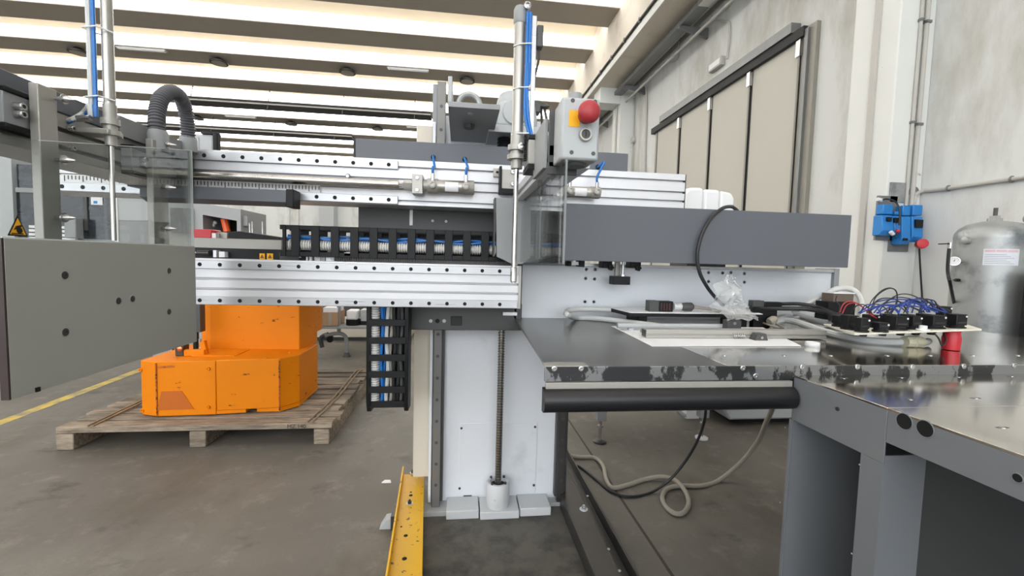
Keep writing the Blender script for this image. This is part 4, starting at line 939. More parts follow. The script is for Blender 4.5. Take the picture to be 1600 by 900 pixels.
# stop button box
BY = 1.12
q = F(877, 152, 937, 250, BY, BY + .09)
t = thing('stop_button_box', 'light grey control box with red mushroom stop button and key switch', 'control box', ((q[0] + q[1]) / 2, BY + .05, q[4]))
MB().box(q[0], q[1], BY, BY + .05, q[4], q[5]).build('lid', M['grey_light'], t, .007)
MB().box(q[0] + .002, q[1] - .002, BY + .05, BY + .1, q[4] + .002, q[5] - .002).build('base', M['grey_light'], t, .004)
MB().box(q[0] - .012, q[1] - .03, BY + .1, BY + .11, q[4] - .02, q[5] + .0).build('mount_plate', M['grey_dark'], t, .002)
MB().box(*F(889, 172, 906, 198, BY - .0015, BY)).build('yellow_label', M['yellow_label'], t)
s = P(914, 182, Y=BY)
mb = MB().rev((s.x, BY, s.z), (0, -1, 0), [(.019, 0), (.019, .012), (.014, .014), (.0135, .026), (.024, .03), (.028, .036), (.0275, .042), (.022, .05), (.012, .054), (.003, .0555)], 28).build('stop_button', M['red_soft'], t)
s = P(914, 211, Y=BY)
ks = MB().rev((s.x, BY, s.z), (0, -1, 0), [(.0175, 0), (.0175, .006), (.016, .01), (.012, .01), (.011, .004)], 20).build('key_switch', M['alu_dark'], t)
MB().rev((s.x, BY - .004, s.z), (0, -1, 0), [(.0105, 0), (.0105, .004), (.004, .0045)], 16).build('lock_barrel', M['grey_dark'], ks); MB().box(s.x - .001, s.x + .001, BY - .0095, BY - .008, s.z - .006, s.z + .006).build('key_slot', M['hole'], ks)
for px, py in ((895, 157), (930, 159), (893, 238), (927, 240)):
    s = P(px, py, Y=BY); MB().rev((s.x, BY, s.z), (0, -1, 0), [(.0055, 0), (.0055, .001), (.003, .001)], 10).build('lid_screw', M['grey_dark'], t)
s = P(899, 152, Y=BY + .05); MB().rev((s.x, BY + .05, q[5]), (0, 0, 1), [(.017, -.002), (.017, .012), (.0165, .026)], 16).build('cable_gland', M['grey_mid'], t)
MB().rev((q[0] + .05, BY + .05, q[4] - .008), (0, 0, 1), [(.03, 0), (.034, .01)], 16).build('bottom_plug', M['grey_dark'], t)

# ================================================================== WHITE REAR BEAM
t = thing('rear_beam', 'white horizontal machine beam with screw holes behind the bed', 'beam', P(1050, 490, Y=2.24))
wx0, wx1 = P(815, 450, Y=2.24).x, P(1298, 450, Y=2.24).x; wz1 = P(1050, 419, Y=2.24).z
MB().box(wx0, wx1, 2.24, 2.33, 1.085, wz1).build('beam', M['white'], t, .003)
MB().box(P(890, 415, Y=2.235).x, wx1 + .02, 2.225, 2.24, wz1 - .003, wz1 + .014).build('top_rail', M['rail'], t, .002)
MB().box(wx1, wx1 + .03, 2.22, 2.36, 1.085, wz1 + .02).build('end_bracket', M['grey_mid'], t, .002)
MB().box(wx0 - .02, wx0 - .001, 2.23, 2.33, 1.05, wz1).build('end_plate', M['grey_dark'], t)
MB().box(wx0 - .04, wx0 - .03, 2.2, 2.22, 1.1, wz1 + .02).build('sensor_rod', M['alu'], t)
for px, py in ((916, 421), (930, 421), (915, 435), (929, 436), (914, 471.5), (928, 471.5), (1107, 426), (1129, 426.5), (1142, 426), (1163, 427.5), (1107, 440), (1163, 441)):
    s = P(px, py, Y=2.24); MB().rev((s.x, 2.24, s.z), (0, -1, 0), [(.0095, 0), (.0095, .001), (.006, .001), (.0055, 0)], 12).build('screw', M['grey_mid'], t)
# clamp on the rear beam
t = thing('rail_stop', 'black square stop hanging on a short rod under the long cover', 'stop', P(970, 445, Y=2.14))
MB().box(*F(958, 432, 985, 445, 2.1, 2.16)).build('stop_block', M['black'], t, .002)
s = P(973, 432, Y=2.13); MB().cyl((s.x, 2.13, s.z), (s.x, 2.13, s.z + .075), .007, n=10).build('rod', M['steel'], t); MB().rev((s.x, 2.13, s.z), (0, 0, 1), [(.012, 0), (.012, .01)], 6).build('nut', M['steel'], t)
MB().box(*F(962, 408, 969, 434, 2.16, 2.18)).build('strap', M['alu_dark'], t)
t = thing('guide_block_row', 'row of black guide blocks and lobed knobs under the long cover', 'knob', P(940, 415, Y=2.16))
for a in ((888, 408, 893, 416), (905, 407, 914, 417), (942, 407, 957, 419), (985, 407, 1002, 419)): MB().box(*F(*a, 2.13, 2.2)).build('guide_block', M['black'], t, .004)
MB().box(*F(893, 409, 906, 414, 2.14, 2.2)).build('slide', M['alu'], t)
for px, py in ((955, 418), (998, 419)):
    s = P(px, py, Y=2.12); b = MB()
    for i in range(5): a = i * 2 * math.pi / 5; b.cyl((s.x + .009 * math.cos(a), 2.12, s.z + .009 * math.sin(a)), (s.x + .009 * math.cos(a), 2.135, s.z + .009 * math.sin(a)), .007, n=8)
    b.build('knob', M['black'], t)
# ================================================================== BED (FEED TABLE)
ZB = 1.10
BYF, BYR, BX0 = 1.205, 2.235, .25
xs_ = (P(1055, 540, Z=ZB).x + P(1134, 569, Z=ZB).x) / 2
t = thing('feed_table', 'low steel bed plate with stained apron and black roller edge', 'table', (1.2, 1.7, 0))
MB().prism([(BX0, BYF), (xs_ - .0015, BYF), (xs_ - .0015, BYR), (BX0 + .035, BYR)], 'z', ZB - .012, ZB).build('top_plate', M['bedsteel'], t, .001)
MB().box(xs_ + .0015, 2.62, BYF, BYR, ZB - .012, ZB).build('top_plate', M['tablesteel'], t, .001)
ap0 = P(1000, 594, Y=BYF).z
MB().box(BX0 - .008, 2.62, BYF - .008, BYF, ap0, ZB).build('apron', M['apron'], t, .001)
MB().box(BX0 - .008, P(918, 568, Y=BYF).x, BYF - .008, BYF + .035, ZB, ZB + .003).build('corner_lip', M['alu_dark'], t)
s1, s0 = P(1000, 597, Y=BYF - .012).z, P(1000, 607, Y=BYF - .012).z
MB().box(BX0 - .004, 1.008, BYF - .014, BYF, s0, s1).build('trim_strip', M['alu_dark'], t, .001)
rz1, rz0 = P(1000, 608, Y=BYF - .03).z, P(1000, 645, Y=BYF - .03).z; rc = (rz1 + rz0) / 2; rr = (rz1 - rz0) / 2
b = MB(); prof = [(BYF, rz1), (BYF - .012, rz1 - .002)]
for i in range(9):
    a = math.pi / 2 + math.pi * (i + .8) / 9.8
    prof.append((BYF - .012 + rr * .95 * math.cos(a), rc + rr * math.sin(a)))
prof += [(BYF, rz0)]
b.prism(prof, 'x', BX0 - .012, 1.008).build('roller_edge', M['black_rubber'], t)
for px, py in ((866, 576), (908, 576), (1160, 575), (1180, 587), (1253, 573), (1339, 573), (1425, 573), (1505, 572), (1584, 571)):
    s = P(px, py, Y=BYF - .008); bolt((s.x, BYF - .008, s.z), (0, -1, 0), .0085, .004, M['steel'], t, 'screw')
for px in (1132, 1225, 1298, 1386, 1453, 1520, 1590):
    s = P(px, 555.5, Z=ZB); MB().rev((s.x, s.y, ZB), (0, 0, 1), [(.007, 0), (.007, .0012), (.004, .0018)], 10).build('plug', M['steel'], t)
MB().box(.5, 2.55, BYF + .02, BYF + .07, ZB - .08, ZB - .012).build('cross_rail', M['grey_dark'], t); MB().box(.6, 2.55, BYR - .1, BYR - .02, ZB - .08, ZB - .012).build('cross_rail', M['grey_dark'], t)
for y in (BYF + .08, BYR - .18): MB().box(2.3, 2.4, y, y + .08, 0, ZB - .012).build('leg', M['grey'], t)
# ================================================================== SIDE TABLE
SX0, SZ, SYF = 1.015, 1.072, 1.196
t = thing('side_table', 'grey steel cabinet table with polished top in the near right corner', 'table', (1.7, .6, 0))
ys_ = P(1387, 640, X=SX0).y
MB().box(SX0, 2.6, ys_ + .0008, SYF, SZ - .006, SZ).build('top_plate', M['tablesteel'], t, .001); MB().box(SX0, 2.6, -.4, ys_ - .0008, SZ - .006, SZ).build('top_plate', M['tablesteel'], t, .001)
oF, oN = P(1233, 660, X=SX0).y, P(1341, 760, X=SX0).y; oz = P(1290, 681, X=SX0).z
MB().box(SX0, SX0 + .004, ys_, SYF, oz, SZ - .006).build('side_panel', M['grey_table'], t, .001)
MB().box(SX0, SX0 + .004, oF, SYF, 0, oz).build('far_stile', M['grey_table'], t); MB().box(SX0, SX0 + .004, ys_, oN, 0, oz).build('near_stile', M['grey_table'], t)
MB().box(SX0 + .004, 2.5, SYF - .006, SYF, .05, SZ - .006).build('far_panel', M['grey_table'], t)
nz = P(1400, 712, Y=ys_).z
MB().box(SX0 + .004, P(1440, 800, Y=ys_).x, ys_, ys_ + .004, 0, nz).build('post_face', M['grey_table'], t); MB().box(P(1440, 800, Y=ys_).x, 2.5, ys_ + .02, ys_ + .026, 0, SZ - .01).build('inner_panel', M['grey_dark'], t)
MB().box(SX0 + .004, SX0 + .05, oN - .003, oN, 0, oz).build('stile_return', M['grey_table'], t)
MB().box(1.6, 1.606, ys_ + .03, SYF - .01, .02, SZ - .01).build('inner_back', M['grey_table'], t)
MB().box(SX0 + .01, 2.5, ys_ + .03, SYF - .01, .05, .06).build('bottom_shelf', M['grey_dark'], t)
bz = P(1490, 737, X=SX0).z
MB().box(SX0, SX0 + .004, -.4, ys_ - .001, bz, SZ - .006).build('apron_beam', M['grey_table'], t, .001)
MB().box(SX0 + .004, SX0 + .08, -.4, ys_ - .001, bz, bz + .004).build('apron_flange', M['grey_table'], t)
MB().box(2.0, 2.01, -.4, ys_, .0, SZ - .01).build('inner_back', M['black'], t); MB().box(SX0 + .3, 2.5, -.4, ys_ + .02, .0, .02).build('bottom_shelf', M['black'], t)  # black panels carry the shade of the open interior in their colour
MB().box(SX0, SX0 + .06, -.4, -.33, 0, bz).build('leg', M['grey_table'], t); MB().box(2.5, 2.56, -.4, SYF, 0, SZ - .006).build('outer_panel', M['grey_table'], t)
for px, py, r in ((1413, 658.5, .0185), (1445.5, 670, .0185), (1590, 747, .0085)):
    q = P(px, py, X=SX0); MB().rev((SX0 - .0008, q.y, q.z), (1, 0, 0), [(r, 0), (r, .004)], 24).build('cable_hole', M['hole'], t); MB().torus((SX0 - .0005, q.y, q.z), (1, 0, 0), r, .0012, 24, 6).build('hole_rim', M['grey_table'], t)
for px, py in ((1309, 639),): q = P(px, py, X=SX0); bolt((SX0, q.y, q.z), (-1, 0, 0), .0055, .003, M['steel_dark'], t, 'screw')
for px, py in ((1343, 726), (1331, 865), (1227, 668), (1219, 785)): q = P(px, py, X=SX0); MB().rev((SX0, q.y, q.z), (-1, 0, 0), [(.0022, 0), (.0018, .001)], 8).build('rivet', M['grey_light'], t)
for px, py in ((1318, 591), (1408, 590), (1497, 589), (1580, 588), (1422, 624), (1524, 622), (1566, 668)):
    q = P(px, py, Z=SZ); MB().rev((q.x, q.y, SZ), (0, 0, 1), [(.0065, 0), (.0065, .0006), (.003, .001)], 10).build('slot_plug', M['steel'], t)
    MB().box(q.x - .014, q.x + .014, q.y - .003, q.y + .003, SZ, SZ + .0004).build('slot', M['steel_dark'], t)

# ================================================================== THINGS ON THE BED
def slab(pts, th, name, m, label, cat):
    pts = [Vector(p) for p in pts]; n = len(pts); up = Vector((0, 0, th))
    o = MB().add(pts + [p + up for p in pts], [tuple(range(n - 1, -1, -1)), tuple(range(n, 2 * n))] + [(i, (i + 1) % n, n + (i + 1) % n, n + i) for i in range(n)]).build(name, m)
    return tag(o, label, cat)
sh = [P(1018, 541.5, Z=ZB + .001), P(1252, 541, Z=ZB + .001), P(1192, 512, Z=ZB + .001), P(955, 510, Z=ZB + .001)]
slab(sh, .002, 'white_sheet', M['paper'], 'flat white sheet lying on the bed under the aluminium bar', 'sheet')
y_ = P(1010, 528, Z=ZB + .004).y
q = F(1010, 514, 1292, 527.5, y_, y_ + .05); t = thing('aluminium_bar', 'grooved aluminium bar lying across the white sheet', 'bar', (q[0], y_, ZB + .004))
bh = min(.034, q[5] - ZB - .004)
prof = [(y_, ZB + .004), (y_, ZB + .012), (y_ + .004, ZB + .014), (y_ + .004, ZB + .018), (y_, ZB + .02), (y_, ZB + .004 + bh), (y_ + .045, ZB + .004 + bh), (y_ + .045, ZB + .004)]
MB().prism(prof, 'x', q[0], q[1]).build('extrusion', M['alu_dark'], t, .001)
MB().box(q[0] - .002, q[0], y_ + .004, y_ + .04, ZB + .008, ZB + bh).build('end_face', M['grey_dark'], t)
# white board with black edge
y0, y1 = 1.96, 2.17; bt = P(1070, 489, Y=y0).z
t = thing('white_board', 'white-topped board with black edge lying at the back of the bed', 'board', (P(1060, 490, Y=y0).x, 2.05, ZB))
xa, xb, xc = P(984, 489, Y=y0).x, P(1192, 489, Y=y0).x, P(952, 482, Y=y1).x
MB().prism([(xa, y0), (xb, y0), (xb + .05, y1), (xc, y1)], 'z', bt - .02, bt - .003).build('core', M['black'], t); MB().prism([(xa, y0), (xb, y0), (xb + .05, y1), (xc, y1)], 'z', bt - .003, bt).build('white_face', M['paper'], t)
MB().box(xa + .06, xa + .1, y0 + .03, y1 - .02, ZB, bt - .02).build('spacer', M['black'], t); MB().box(xb - .1, xb - .06, y0 + .03, y1 - .02, ZB, bt - .02).build('spacer', M['black'], t)
# sensor with grey connector
sy = 2.0
t = thing('sensor_block', 'grey and black sensor block with a silver connector on the white board', 'sensor', P(1040, 487, Y=sy))
q = F(1015, 470, 1030, 486, sy, sy + .05); MB().box(q[0], q[1], sy, sy + .05, bt, q[5]).build('grey_half', M['grey_dark'], t, .002)
q2 = F(1030, 470, 1052, 487, sy - .003, sy + .05); MB().box(q2[0], q2[1], sy - .003, sy + .05, bt, q[5] - .002).build('ribbed_half', M['black'], t, .003)
for i in range(4): MB().box(q2[0] + .008 + .014 * i, q2[0] + .014 + .014 * i, sy - .005, sy, bt + .008, q[5] - .01).build('rib', mat('dark red brown', (70, 30, 28), .4), t)
zc = P(1060, 479, Y=sy + .02).z; X = lambda px: P(px, 480, Y=sy + .02).x
prof = []
for i in range(5): prof += [(.017, i * .0085), (.017, i * .0085 + .006), (.0155, i * .0085 + .007)]
MB().rev((X(1052), sy + .02, zc), (1, 0, 0), prof, 16).build('threaded_collar', M['alu'], t)
MB().rev((X(1065), sy + .02, zc), (1, 0, 0), [(.018, 0), (.021, .02), (.021, .05), (.013, .06)], 16).build('connector_body', M['grey_dark'], t)
MB().tube(spline([(X(1083), sy + .02, zc), (X(1095), sy + .01, zc - .005), P(1115, 484, Y=sy), P(1135, 490, Y=sy), P(1165, 494, Y=sy - .03)], 6), .007, 8).build('lead', M['beige_cable'], t)
# grey flat hose loop
t = thing('grey_hose', 'pale grey hose folded in a long loop on the left of the bed', 'hose', P(900, 492, Z=ZB))
hp = [P(a, b, Z=ZB + .014) for a, b in ((1042, 511), (1000, 505.5), (960, 500.5), (925, 497), (900, 496.5))] + [P(888, 492.5, Y=1.98), P(884, 488, Y=2.05), P(890, 485, Y=2.12), P(910, 483, Y=2.15), P(950, 484, Y=2.16), P(985, 487, Y=2.16)]
MB().tube(spline(hp, 8), .013, 10).build('hose', M['grey_cable'], t)
# loose tubes
for (a, b, Y, r, m, lab) in ((( 965, 494), (1137, 501), 1.84, .011, 'grey_light', 'long pale tube lying behind the aluminium bar'), ((1002, 503), (1125, 510), 1.72, .009, 'alu_dark', 'thin silver tube between the pale tube and the aluminium bar')):
    p0, p1 = P(*a, Y=Y), P(*b, Y=Y); p0.z = p1.z = ZB + r + .012; o = thing('loose_tube', lab, 'tube', (p0.x, Y, ZB))
    MB().cyl(p0, p1, r, n=12).build('tube', M[m], o); MB().rev(p1, (1, 0, 0), [(r * 1.1, -.02), (r * 1.1, .004), (r * .6, .004), (r * .6, -.01)], 12).build('tube_end', M['steel'], o)
    for s in (p0 + Vector((.06, 0, 0)), p1 - Vector((.06, 0, 0))): MB().box(s.x - .01, s.x + .01, Y - .012, Y + .012, ZB, ZB + .013).build('clip', M['grey_light'], o)
def helix(p, ax, R, r, turns, L_, m, label):
    p = Vector(p); ax = Vector(ax).normalized(); u = ax.orthogonal().normalized(); v = ax.cross(u); n = turns * 12
    o = thing('coil_spring', label, 'spring', p - Vector((0, 0, R)))
    MB().tube([p + ax * (L_ * i / n) + (u * math.cos(2 * math.pi * i / 12) + v * math.sin(2 * math.pi * i / 12)) * R for i in range(n + 1)], r, 6).build('coil', m, o)
s = P(1111, 509, Y=1.66); s.z = ZB + .015; helix(s, (1, 0, 0), .011, .0024, 12, .075, M['steel_dark'], 'dark coil spring beside the aluminium bar')
s = P(1146, 511, Y=1.64); s.z = ZB + .013; helix(s, (1, 0, 0), .010, .002, 6, .05, M['steel'], 'bright coil spring beside the dark spring')
q = P(1145, 505, Y=1.8); t = thing('grey_bracket', 'small grey metal bracket among the springs', 'bracket', (q.x, 1.8, ZB))
MB().box(q.x - .03, q.x + .035, 1.79, 1.83, ZB, q.z + .014).build('plate', M['grey_dark'], t, .002); MB().rev((q.x, 1.79, q.z), (0, -1, 0), [(.008, 0), (.008, .004), (.004, .004)], 10).build('screw', M['steel'], t)
q = P(1186, 510, Y=1.62); t = thing('small_clamp', 'small dark clamp in front of the plastic bag', 'clamp', (q.x, 1.62, ZB))
MB().prism([(q.x - .03, ZB), (q.x + .03, ZB), (q.x + .02, ZB + .03), (q.x - .012, ZB + .03)], 'y', 1.6, 1.64).build('body', M['grey_dark'], t, .002); MB().rev((q.x, 1.6, ZB + .015), (0, -1, 0), [(.006, 0), (.006, .003)], 8).build('screw', M['steel'], t)
# crumpled plastic bag
rnd = random.Random(3)
t = thing('plastic_bag', 'crumpled clear plastic bag standing up among the cables', 'bag', P(1145, 500, Y=1.9))
def sheet_bag(base_l, base_r, top_l, top_r, Y, bulge, seed, name, amp=.02):
    rn = random.Random(seed); n, m_ = 14, 16; vs = []; ph = [rn.uniform(0, 6) for _ in range(6)]
    for j in range(m_ + 1):
        v = j / m_
        for i in range(n + 1):
            u_ = i / n; a = Vector(base_l).lerp(Vector(base_r), u_); b = Vector(top_l).lerp(Vector(top_r), u_)
            p = a.lerp(b, v)
            f = math.sin(math.pi * u_) * math.sin(math.pi * min(1, v * 1.2 + .1)) * bulge
            w_ = amp * (math.sin(u_ * 11 + v * 4 + ph[0]) * .6 + math.sin(u_ * 19 - v * 7 + ph[1]) * .35 + math.sin(v * 13 + u_ * 9 + ph[2]) * .3)
            vs.append(p + Vector((w_ * .5 * math.sin(ph[3] + v * 8), -f + w_, w_ * .3 + rn.uniform(-.002, .002))))
    fs = [(j * (n + 1) + i, j * (n + 1) + i + 1, (j + 1) * (n + 1) + i + 1, (j + 1) * (n + 1) + i) for j in range(m_) for i in range(n)]
    MB().add(vs, fs).build(name, M['bag'], t, flat=True)
by = 1.88
sheet_bag(P(1113, 487, Y=by), P(1176, 497, Y=by - .05), P(1114, 466, Y=by), P(1168, 475, Y=by), by, .05, 1, 'lower_fold')
sheet_bag(P(1113, 474, Y=by), P(1160, 474, Y=by), P(1134, 429, Y=by), P(1150, 432, Y=by), by, .03, 2, 'upper_fold', .026)
sheet_bag(P(1118, 466, Y=by + .05), P(1165, 478, Y=by + .05), P(1120, 444, Y=by + .06), P(1158, 446, Y=by + .06), by, -.03, 4, 'back_fold', .024)
sheet_bag(P(1135, 499, Y=by - .12), P(1185, 500, Y=by - .12), P(1125, 480, Y=by), P(1172, 484, Y=by), by, .04, 6, 'front_fold', .02)
# black connector with leads
t = thing('black_connector', 'flat black connector with two thick black leads at the back of the bed', 'connector', P(1200, 481, Y=2.02))
q = F(1177, 470, 1222, 480, 2.0, 2.04); MB().box(q[0], q[0] + .06, 2.0, 2.04, q[4], q[5]).build('shell', M['grey_dark'], t, .003); MB().box(q[0] + .06, q[1], 1.998, 2.03, q[4] + .002, q[5] - .006).build('latch', M['black'], t, .004)
MB().tube(spline([P(1220, 475, Y=2.01), P(1250, 475, Y=2.0), P(1280, 480, Y=1.95), P(1300, 488, Y=1.85), P(1316, 494, Y=1.75)], 6), .009, 8).build('lead', M['black_cable'], t)
MB().tube(spline([P(1172, 480, Y=2.02), P(1215, 482, Y=2.0), P(1260, 483, Y=1.95), P(1295, 489, Y=1.85), P(1312, 495, Y=1.75)], 6), .011, 8).build('lead', M['black_cable'], t)
MB().box(q[0] + .01, q[1] - .02, 2.005, 2.035, ZB, q[4]).build('support', M['black'], t)
# thick grey cables
def cable(label, pts, r, m='grey_cable', name='grey_cable', parts=None):
    o = thing(name, label, 'cable', pts[0]); MB().tube(spline(pts, 8), r, 10).build('sheath', M[m], o); return o
Z1 = ZB + .014
t = cable('thick grey cable ending in an ivory gland in front of the button panel', [P(1206, 507, Z=Z1), P(1222, 501, Z=Z1 + .01), P(1240, 502, Z=Z1 + .015), P(1265, 510, Z=Z1 + .01), P(1300, 521.5, Z=Z1), P(1340, 530, Z=Z1), P(1380, 534, Z=Z1), P(1418, 534, Z=Z1 + .004)], .0155)
g0 = P(1414, 534, Z=Z1 + .006)
MB().rev(g0, (1, 0, 0), [(.014, -.004), (.022, -.004), (.023, .012), (.023, .03), (.019, .032), (.024, .034), (.024, .058), (.02, .062), (.018, .078)], 10).build('cable_gland', M['ivory'], t)
MB().tube(spline([g0 + Vector((.07, 0, 0)), g0 + Vector((.1, .005, -.002)), g0 + Vector((.14, .03, -.002))], 6), .0125, 10).build('stub', M['grey_cable'], t)
cable('thick grey cable running from the bag under the button panel', [P(1205, 498, Z=Z1), P(1215, 491, Z=Z1 + .02), P(1240, 491, Z=Z1 + .02), P(1270, 499, Z=Z1 + .012), P(1300, 508, Z=Z1), P(1340, 512, Z=Z1)], .015)
cable('short thick grey cable behind the button panel', [P(1240, 499, Z=Z1), P(1262, 495, Z=Z1 + .01), P(1300, 495, Z=Z1 + .012), P(1335, 497, Z=Z1 + .01)], .0135)
cable('grey cable arching up in front of the white pilaster', [P(1240, 487, Y=2.0), P(1262, 475, Y=2.02), P(1285, 462, Y=2.02), P(1308, 451, Y=2.0), P(1330, 452, Y=1.98), P(1343, 463, Y=1.95), P(1347, 480, Y=1.92), P(1348, 502, Y=1.86)], .0135)
q = P(1210, 505, Z=ZB + .02); t = thing('beige_fitting', 'knotted beige cable fitting beside the plastic bag', 'fitting', q - Vector((0, 0, .02)))
MB().rev(q + Vector((-.03, 0, .006)), (1, .2, .4), [(.016, 0), (.02, .01), (.02, .03), (.014, .045)], 12).build('body', M['beige_cable'], t)
MB().tube(spline([q + Vector((.0, -.01, .0)), P(1225, 512, Z=ZB + .015), P(1230, 514, Z=ZB + .008)], 6), .005, 7).build('lead', M['beige_cable'], t)
cable('thin beige lead in front of the plastic bag', [P(1165, 497, Z=ZB + .03), P(1185, 502, Z=ZB + .02), P(1205, 509, Z=ZB + .012), P(1227, 513.5, Z=ZB + .006)], .0045, 'beige_cable', 'thin_lead')
# white cap
q = P(1276, 543, Z=ZB); t = thing('plastic_disc', 'small round white plastic cap lying in front of the thick cable', 'cap', q)
MB().rev((q.x, q.y + .02, ZB), (0, 0, 1), [(.0235, 0), (.0245, .003), (.0245, .014), (.023, .017), (.021, .017), (.02, .0155)], 24).build('rim', M['white_plastic'], t)
MB().rev((q.x, q.y + .02, ZB + .0145), (0, 0, 1), [(.0205, 0), (.0205, .0012)], 24).build('centre_disc', M['paper'], t)
# small box at the back
t = thing('terminal_box', 'small brown and black terminal box behind the button panel', 'box', P(1316, 500, Y=1.92))
MB().box(*F(1294, 472, 1336, 500, 1.9, 1.98)).build('body', M['black'], t, .002); q = F(1302, 459, 1334, 472, 1.91, 1.98); MB().box(*q).build('lid', mat('brown plate', (104, 92, 80), .5), t, .002); MB().box(q[0] - .002, q[1] + .002, 1.905, 1.985, q[5], q[5] + .005).build('white_rim', M['paper'], t)
# ================================================================== BUTTON PANEL WITH WIRES
A, B, C_, D_ = P(1335, 521, Y=1.40), P(1534, 514, Y=1.40), P(1508, 506, Y=1.66), P(1287, 506, Y=1.66)
zmean = (A.z + B.z) / 2
t = thing('button_panel', 'white panel lying upside down with black switch blocks and loose wires', 'control panel', ((A.x + B.x) / 2, 1.53, ZB))
n = 4; pts = [A, B, C_, D_]; dn = Vector((0, 0, -.006))
MB().add([p + dn for p in pts] + pts, [(3, 2, 1, 0), (4, 5, 6, 7), (0, 1, 5, 4), (1, 2, 6, 5), (2, 3, 7, 6), (3, 0, 4, 7)]).build('panel_plate', M['panel_white'], t)
def top(px, Y): 
    u_ = (Y - 1.40) / .26; a = A.lerp(D_, u_); b = B.lerp(C_, u_); x = P(px, 505, Y=Y).x; f = (x - a.x) / (b.x - a.x); return Vector((x, Y, a.z + (b.z - a.z) * f))
blocks = [(1347, 1.43, .036, .052, 1), (1376, 1.42, .04, .035, 0), (1327, 1.5, .045, .055, 0), (1401, 1.47, .055, .052, 0), (1427, 1.48, .04, .05, 0), (1458, 1.48, .06, .052, 0), (1494, 1.47, .048, .055, 0), (1311, 1.58, .04, .045, 0), (1360, 1.56, .045, .05, 0), (1387, 1.58, .045, .05, 0), (1415, 1.59, .045, .048, 0), (1442, 1.59, .04, .05, 0), (1473, 1.6, .04, .08, 0)]
for i, (px, Y, s_, h, k) in enumerate(blocks):
    p = top(px, Y)
    MB().rev(p, (0, 0, 1), [(s_ * .62, 0), (s_ * .62, .006), (s_ * .5, .008), (s_ * .5, .014)], 16).build('lock_ring', M['black'], t)
    bb = MB().box(p.x - s_ / 2, p.x + s_ / 2, Y - s_ * .42, Y + s_ * .42, p.z + .012, p.z + h).build('contact_block', M['black'], t, .003)
    MB().rev((p.x + s_ * .35, Y - s_ * .42, p.z + h - .008), (0, -1, 0), [(.0035, 0), (.0035, .002)], 8).build('terminal_screw', M['paper'], bb)
    MB().box(p.x - s_ * .35, p.x + s_ * .35, Y - s_ * .43, Y - s_ * .42, p.z + .02, p.z + .026).build('terminal_slot', M['groove'], bb)
p = top(1443, 1.42); MB().rev(p, (0, 0, 1), [(.02, 0), (.02, .005), (.012, .006), (.012, .018)], 14).build('white_indicator', M['white_plastic'], t)
p = top(1489, 1.44); MB().rev((p.x, 1.44, p.z - .006), (0, 0, -1), [(.026, 0), (.024, .01), (.026, .02), (.0285, .03), (.0265, p.z - .006 - ZB - .002), (.02, p.z - .006 - ZB)], 22).build('stop_button', M['red'], t)
for px in (1350, 1380, 1408, 1432, 1456): p = top(px, 1.5); MB().rev((p.x, 1.5, p.z - .006), (0, 0, -1), [(.017, 0), (.017, .012), (.013, .014), (.012, .022)], 14).build('push_button', M['black'], t)
rw = random.Random(11); cols = [M['black_cable'], mat('blue wire', (30, 62, 150), .4), mat('red wire', (170, 40, 50), .4)]
def wire(pts, c, r=.0022): MB().tube(spline(pts, 7), r, 6).build('wire', cols[c], t)
def W(px, py, Y=1.52): return P(px, py, Y=Y)
wire([W(1360, 490), W(1368, 465), W(1385, 452), W(1397, 452), W(1402, 462), W(1398, 480), W(1390, 494)], 0)
wire([W(1355, 488), W(1362, 470), W(1378, 454), W(1392, 450), W(1401, 457), W(1400, 478), W(1384, 497)], 0)
wire([W(1378, 478), W(1400, 462), W(1420, 460), W(1445, 470), W(1470, 480), W(1485, 486)], 0)
wire([W(1370, 482), W(1395, 466), W(1418, 466), W(1440, 474), W(1458, 484)], 0)
wire([W(1312, 488), W(1318, 475), W(1330, 471), W(1345, 478), W(1358, 490), W(1370, 497)], 2)
wire([W(1316, 490), W(1324, 476), W(1340, 474), W(1352, 484), W(1366, 495)], 2)
wire([W(1308, 462), W(1306, 470), W(1312, 478), W(1310, 492)], 0)
for i in range(16):
    a, b = rw.uniform(1335, 1440), rw.uniform(1400, 1480); 
    if b < a + 25: b = a + 25 + rw.uniform(0, 40)
    pk = rw.uniform(466, 478); yy = rw.uniform(1.45, 1.6)
    wire([P(a, 489, Y=yy), P(a + (b - a) * .25, pk + 3, Y=yy), P(a + (b - a) * .55, pk + rw.uniform(-3, 3), Y=yy + rw.uniform(-.03, .03)), P(a + (b - a) * .8, pk + 6, Y=yy), P(b, 488, Y=yy)], 1 if i % 4 else 0, .0026)
for i in range(5):
    a = 1330 + 14 * i; wire([P(a, 490, Y=1.5), P(a + 8, 478 - i % 3, Y=1.48), P(a + 22, 477 + i, Y=1.46), P(a + 34, 492, Y=1.45)], i % 2)
wire([W(1455, 516, 1.42), W(1466, 528, 1.4), W(1472, 540, 1.4), W(1478, 532, 1.41), W(1474, 520, 1.43)], 0, .003)
# black lead from the top of the long cover down to the bed
o = cable('black lead hanging over the long grey cover', [P(1152, 329, Y=2.1), P(1143, 323, Y=2.02), P(1128, 326, Y=1.95), P(1110, 342, Y=1.925), P(1096, 368, Y=1.925), P(1089.5, 398, Y=1.925), P(1093, 425, Y=1.93), P(1104, 447, Y=1.95), P(1116, 463, Y=1.97), P(1130, 478, Y=1.98)], .0085, 'black_cable', 'hanging_lead')

